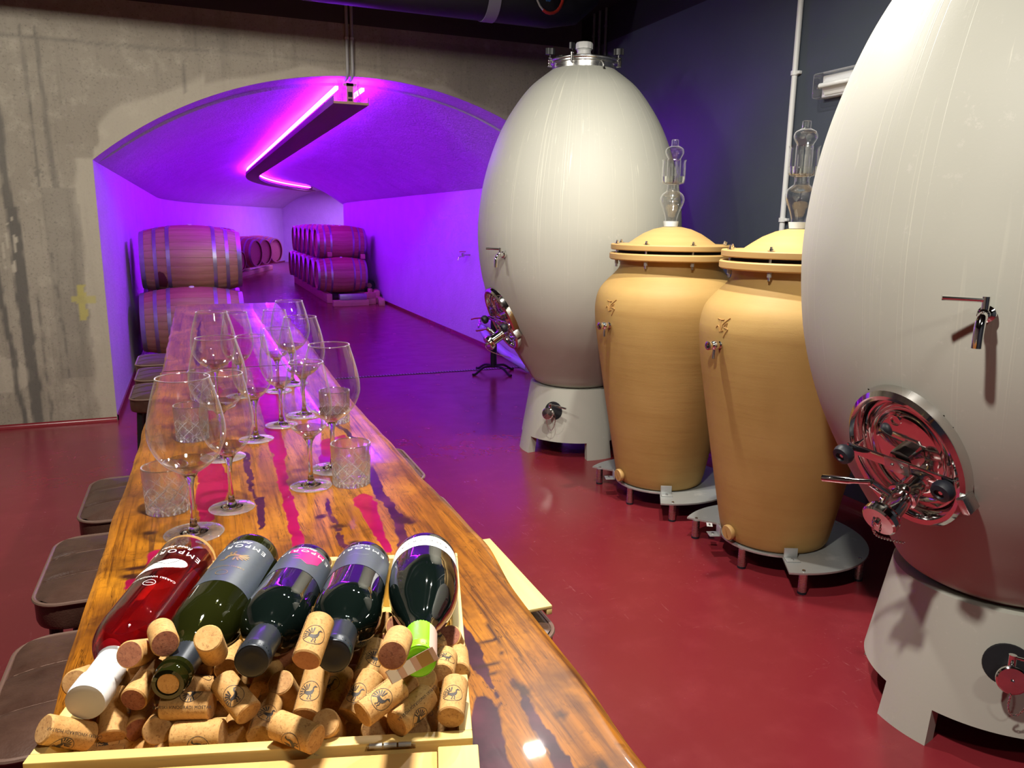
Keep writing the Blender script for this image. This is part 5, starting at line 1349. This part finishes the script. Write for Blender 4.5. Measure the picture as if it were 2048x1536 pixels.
def bird2d(s=1.0):
    gs = []
    for k in range(7):
        a = radians(88 + 21 * k); r0, r1 = .15, .64
        gs.append(([(-.12 + r0 * cos(a - .16), -.05 + r0 * sin(a - .16)), (-.12 + r1 * .8 * cos(a - .10), -.05 + r1 * .8 * sin(a - .10)), (-.12 + r1 * cos(a), -.05 + r1 * sin(a)), (-.12 + r1 * .8 * cos(a + .10), -.05 + r1 * .8 * sin(a + .10)), (-.12 + r0 * cos(a + .16), -.05 + r0 * sin(a + .16))], [(0, 1, 2, 3, 4)]))
    gs.append(stroke2d([(-.28, -.12), (-.05, -.18), (.16, -.10), (.26, .08), (.24, .28), (.34, .40), (.50, .38)], [.20, .30, .26, .14, .09, .13, .03]))
    gs.append(stroke2d([(-.02, -.26), (.04, -.42), (-.06, -.60)], [.10, .07, .05])); gs.append(stroke2d([(.10, -.22), (.20, -.40), (.14, -.58)], [.10, .07, .05]))
    gs.append(stroke2d([(-.06, -.60), (.06, -.62)], .05)); gs.append(stroke2d([(.14, -.58), (.26, -.60)], .05))
    V, F = merge2d(*gs)
    return [(x * s, y * s) for x, y in V], F

B = {'b1':((-0.0307, 0.9349, 1.1519),(-0.111, 0.6701, 1.149)),
'b2':((0.0388, 0.9064, 1.1529),(-0.0453, 0.6431, 1.1664)),
'b3':((0.0979, 0.8797, 1.1408),(0.0213, 0.6182, 1.1884)),
'b4':((0.1617, 0.8544, 1.1446),(0.0855, 0.593, 1.1934)),
'b5':((0.2302, 0.8278, 1.1514),(0.1511, 0.5654, 1.1902)),}
PR = bordeaux(.0346); RB_ = .0346; BS = .95; PB = burgundy(); RG = .0395
# 1 pink wine
o = bottle_root(*B['b1'], 'clear bottle of red-pink wine with white neck capsule at the left of the crate', 34)
M['glass_pink'] = NM('glass_pink').m
n = NM('glass_pink'); n.set(Base_Color=(0.97, 0.90, 0.88), Roughness=0.0, IOR=1.48); n.b.inputs['Transmission Weight'].default_value = 1.0; M['glass_pink'] = n.m
n = NM('rose_wine'); n.set(Base_Color=(0.62, 0.012, 0.020), Roughness=0.04, IOR=1.36); n.b.inputs['Transmission Weight'].default_value = 0.86; M['rose_wine'] = n.m
inner = [(max(r - .0022, .001), z) for r, z in PR]
one('bottle_glass', lathe([(0, .010), (PR[0][0] * .6, .006)] + PR + [(r, z) for r, z in reversed(inner) if z > .008] + [(0, .014)], 48), M['glass_pink'], o, 60)
wine = bmesh.new(); wv, wf = lathe([(0, .0145)] + [(r - .0003, z) for r, z in inner if .0146 < z < .262] + [(0, .262)], 48)
vs = [wine.verts.new(p) for p in wv]
for f in wf:
    try: wine.faces.new([vs[i] for i in f])
    except ValueError: pass
up = (o.matrix_world.to_3x3().inverted() @ Vector((0, 0, 1))).normalized()
res = bmesh.ops.bisect_plane(wine, geom=list(wine.verts) + list(wine.edges) + list(wine.faces), plane_co=Vector((0, 0, .12)) + up * .021, plane_no=up, clear_outer=True)
bmesh.ops.holes_fill(wine, edges=[e for e in wine.edges if e.is_boundary], sides=0)
bmesh.ops.recalc_face_normals(wine, faces=wine.faces)
me = bpy.data.meshes.new('wine'); wine.to_mesh(me); wine.free(); me.materials.append(M['rose_wine']); me.polygons.foreach_set('use_smooth', [True] * len(me.polygons)); me.set_sharp_from_angle(angle=radians(30))
link('wine', me, o)
finish(o, M['capsule_white'])
cp = thing_part('capsule', o)
V, F = lathe([(.0158, .224), (.0160, .240), (.0158, .262), (.0178, .268), (.0180, .286), (.0170, .2912)], 40)
V = [(x, y, z - (.016 * max(0, sin(atan2(y, x) * 1 + .4)) if z < .226 else 0)) for x, y, z in V]
one('capsule_sleeve', (V, F), M['capsule_white'], cp); one('capsule_end', lathe([(.0171, .2911), (.012, .2925), (0, .2920)], 32), M['capsule_white_end'], cp)
R = RB_ + .0006
drop = []
for k in range(32):
    t = 2 * pi * k / 32; q = (1 - cos(t)) / 2          # q 0 = tip, 1 = round end
    drop.append((.034 - .058 * q, .100 - .024 * q + .0145 * sin(t) * q ** .6))
wrapped(o, 'white_emblem', fill2d(drop), R, 0, M['print_white'])
wrapped(o, 'emblem_line', stroke2d(catmull([(-.014, .072), (-.004, .086), (.008, .084), (.022, .095)], 5), .0007), R + .0003, 0, M['print_dark'])
wrapped(o, 'emblem_line', stroke2d(catmull([(-.002, .074), (.004, .084), (.012, .082), (.018, .088)], 5), .0006), R + .0003, 0, M['print_dark'])
wrapped(o, 'lettering', text2d('EMPORIA', .0135, 1.3), R, .052, M['print_white'])
wrapped(o, 'script', squiggle('Rosé Suho', .0085), R, .040, M['print_white'])
wrapped(o, 'small_lettering', text2d('CARSKI VINOGRADI', .0050, 1.1), R, .118, M['print_white'])
wrapped(o, 'seal_ring', ring2d(0, 0, .0060, .0006), R, .132, M['print_white']); wrapped(o, 'seal_mark', text2d('Mostar', .0030), R, .132, M['print_white'])

# 2 white wine in dark green glass, cork showing
o = bottle_root(*B['b2'], 'olive-dark bottle with slate label whose neck shows its cork', 34)
one('bottle_glass', lathe([(0, .006)] + PR, 48), M['bottle_olive'], o, 60)
one('bottle_wine', lathe([(0, .0125)] + [(max(r - .004, .001), z) for r, z in PR if .012 < z < .26] + [(0, .26)], 32), M['bottle_black'], o, 60)
finish(o, M['bottle_olive'])
one('lip_ring', lathe([(.0139, .268), (.0163, .270), (.0163, .276), (.0139, .278)], 28), M['bottle_olive'], o)
one('cork_end', lathe([(0, .2872), (.0098, .2872), (.0096, .2895), (0, .2898)], 24), M['print_cork'] if 'print_cork' in M else M['cork'], o)
one('capsule', lathe([(.0152, .218 + .012), (.0150, .245), (.0146, .2675), (.0142, .268)], 32), M['capsule_dark'], o)
lb = label_front(o, RB_, .026, .145, 1.32, M['label_slate'])
wrapped(o, 'lettering', text2d('EMPORIA', .0130, 1.3), R, .045, M['print_white'])
wrapped(o, 'script', squiggle('Žilavka', .0080), R, .034, M['print_white'])
V, F = bird2d(.026); wrapped(o, 'bird_print', ([(x, y * .8) for x, y in V], F), R, .078, M['print_gold'])
wrapped(o, 'small_lettering', text2d('CARSKI VINOGRADI', .0042, 1.1), R, .106, M['print_gold'])
wrapped(o, 'seal_ring', ring2d(0, 0, .0060, .0006), R, .124, M['print_gold'])
# 3 and 4 red wines
for key, lab, script in (('b3', 'black bottle with a magenta patch on its slate label, third from the left', 'Blatina'), ('b4', 'black bottle with plain slate label, second from the right', 'Vranac')):
    o = bottle_root(*B[key], lab, 18)
    one('bottle_glass', lathe([(0, .006)] + PR, 48), M['bottle_black'], o, 60)
    finish(o, M['bottle_black']); capsule(o, .228, .2915, M['capsule_dark'], M['black_plastic'])
    label_front(o, RB_, .022, .115, 1.30, M['label_slate'])
    wrapped(o, 'lettering', text2d('EMPORIA', .0130, 1.3), R, .041, M['print_white'])
    wrapped(o, 'script', squiggle(script, .0085), R, .029, M['print_white'])
    if key == 'b3':
        P_ = [(-.024, .030), (.020, .030), (.019, .046), (.010, .052), (.004, .060), (.012, .064), (.003, .070), (.011, .075), (.001, .078), (-.008, .090), (-.020, .074)]
        wrapped(o, 'magenta_patch', fill2d(P_), RB_ + .0004, 0, M['print_pink'])
        wrapped(o, 'patch_outline', stroke2d(P_[3:10], .0005), R + .0001, 0, M['print_grey'])
    else:
        wrapped(o, 'faint_print', stroke2d([(-.012, .066), (-.004, .072), (.004, .066), (.012, .073)], .0006), R, 0, M['print_grey'])
# 5 burgundy bottle, green cap
o = bottle_root(*B['b5'], 'wide black bottle with white label and bright green cap at the right of the crate', 4)
one('bottle_glass', lathe([(0, .006)] + PB, 48), M['bottle_black'], o, 60)
finish(o, M['bottle_black']); capsule(o, .228, .2915, M['capsule_green'], M['capsule_green'])
label_front(o, RG, .020, .062, 1.5, M['paper_white'])
R5 = RG + .0004
wrapped(o, 'lettering', text2d('EMPORIA', .0088, 1.9), R5, .040, M['print_dark'])
wrapped(o, 'small_lettering', text2d('CARSKI VINOGRADI MOSTAR', .0024, 1.3), R5, .030, M['print_grey'])
wrapped(o, 'label_frame', stroke2d([(-.006, .050), (.006, .050), (.006, .054), (-.006, .054), (-.006, .050)], .0003), R5, 0, M['print_grey'])
tp = thing_part('tax_strip', o)
a = -1.0
g = patch2d(-.0065, .0065, .238, .2925, 4, 8); one('strip_side', wrap(g, .0161, a), M['tape'], tp)
tp2 = one('strip_end', rbox(-.0165, .030, -.0065, .0065, .2928, .2932, .0001, 1), M['tape'], tp, T=RZ(a + pi - .1))
for k, (x0, x1, mt) in enumerate(((.020, .029, 'paper_white'), (-.012, .000, 'print_gold'), (.006, .014, 'paper_white'))):
    one('strip_band', box(x0, x1, -.0062, .0062, .2933, .2934), M[mt], tp, T=RZ(a + pi - .1))

# ------------------------------------------------------------------ corks
CRd, CL = .0117, .0425
me_cork = MB().add(lathe([(CRd - .0012, -CL / 2 + .0003), (CRd, -CL / 2 + .0015), (CRd, -CL / 6), (CRd, CL / 6), (CRd, CL / 2 - .0015), (CRd - .0012, CL / 2 - .0003)], 28)).mesh('cork_body', M['cork'])
def end_mesh(s, mat):
    V, F = lathe([(CRd - .0011, s * (CL / 2 - .0003)), (CRd * .5, s * CL / 2), (0, s * CL / 2)], 28)
    return MB().add((V, F if s > 0 else [tuple(reversed(f)) for f in F])).mesh('cork_end', mat)
E0 = end_mesh(-1, M['cork_end']); E1 = {k: end_mesh(1, M[k]) for k in ('cork_end', 'cork_red', 'cork')}
emb = merge2d(ring2d(0, 0, .0090, .00045, 40), (lambda g: ([(x, y) for x, y in g[0]], g[1]))(bird2d(.0122)))
V, F = emb
me_emb = MB().add(wrap(([(-x, -y) for x, y in V], F), CRd + .00018, 0, .004)).mesh('printed_bird', M['print_dark'])
def linetext(s, size, a):
    V, F = text2d(s, size, 1.05)
    return wrap(([(-y, x) for x, y in V], F), CRd + .00016, a, 0)
me_tx = MB().add(linetext('CARSKI VINOGRADI MOSTAR', .0036, radians(66))).mesh('printed_line', M['print_dark'])
me_tx2 = MB().add(linetext('Mostar', .0028, radians(86))).mesh('printed_line', M['print_dark'])
BUR = 'corks lying low in the crate'
def cork(a, b, roll, label, group, marks=True, end='cork_end'):
    A, Bp = Vector(a), Vector(b); c = (A + Bp) / 2
    t = thing('wine_cork', c, label, 'cork', group, mat=axisT(c, A - Bp, CAMV - c, radians(roll)))
    link('cork_body', me_cork, t); link('cork_end', E0, t); link('cork_end', E1[end], t)
    if marks: link('printed_bird', me_emb, t); link('printed_line', me_tx, t)
for a, b, roll, lab in CORKS:
    end = 'cork_red' if ('stained' in lab or 'red-ended' in lab or 'dark cork' in lab) else ('cork' if 'top' in lab and 'bare' in lab else 'cork_end')
    cork(a, b, roll, lab, 'corks heaped in the crate', 'blank' not in lab and 'bare' not in lab, end)
random.seed(21)
for z, step, vmax in ((.0380, .0262, .21),):
    v_ = .026
    while v_ < vmax:
        u_ = .036
        while u_ < CW - .035:
            c = FL + cu * (u_ + random.uniform(-.001, .001)) + cvv * v_ + Vector((0, 0, 1.0502 + z + random.uniform(0, .0008)))
            d = cu * cos(.05 * random.uniform(-1, 1)) + cvv * .02 * random.uniform(-1, 1)
            cork(c + d * CL / 2, c - d * CL / 2, random.uniform(0, 360), 'cork lying low in the crate under the heap', BUR, False)
            u_ += .0475
        v_ += step
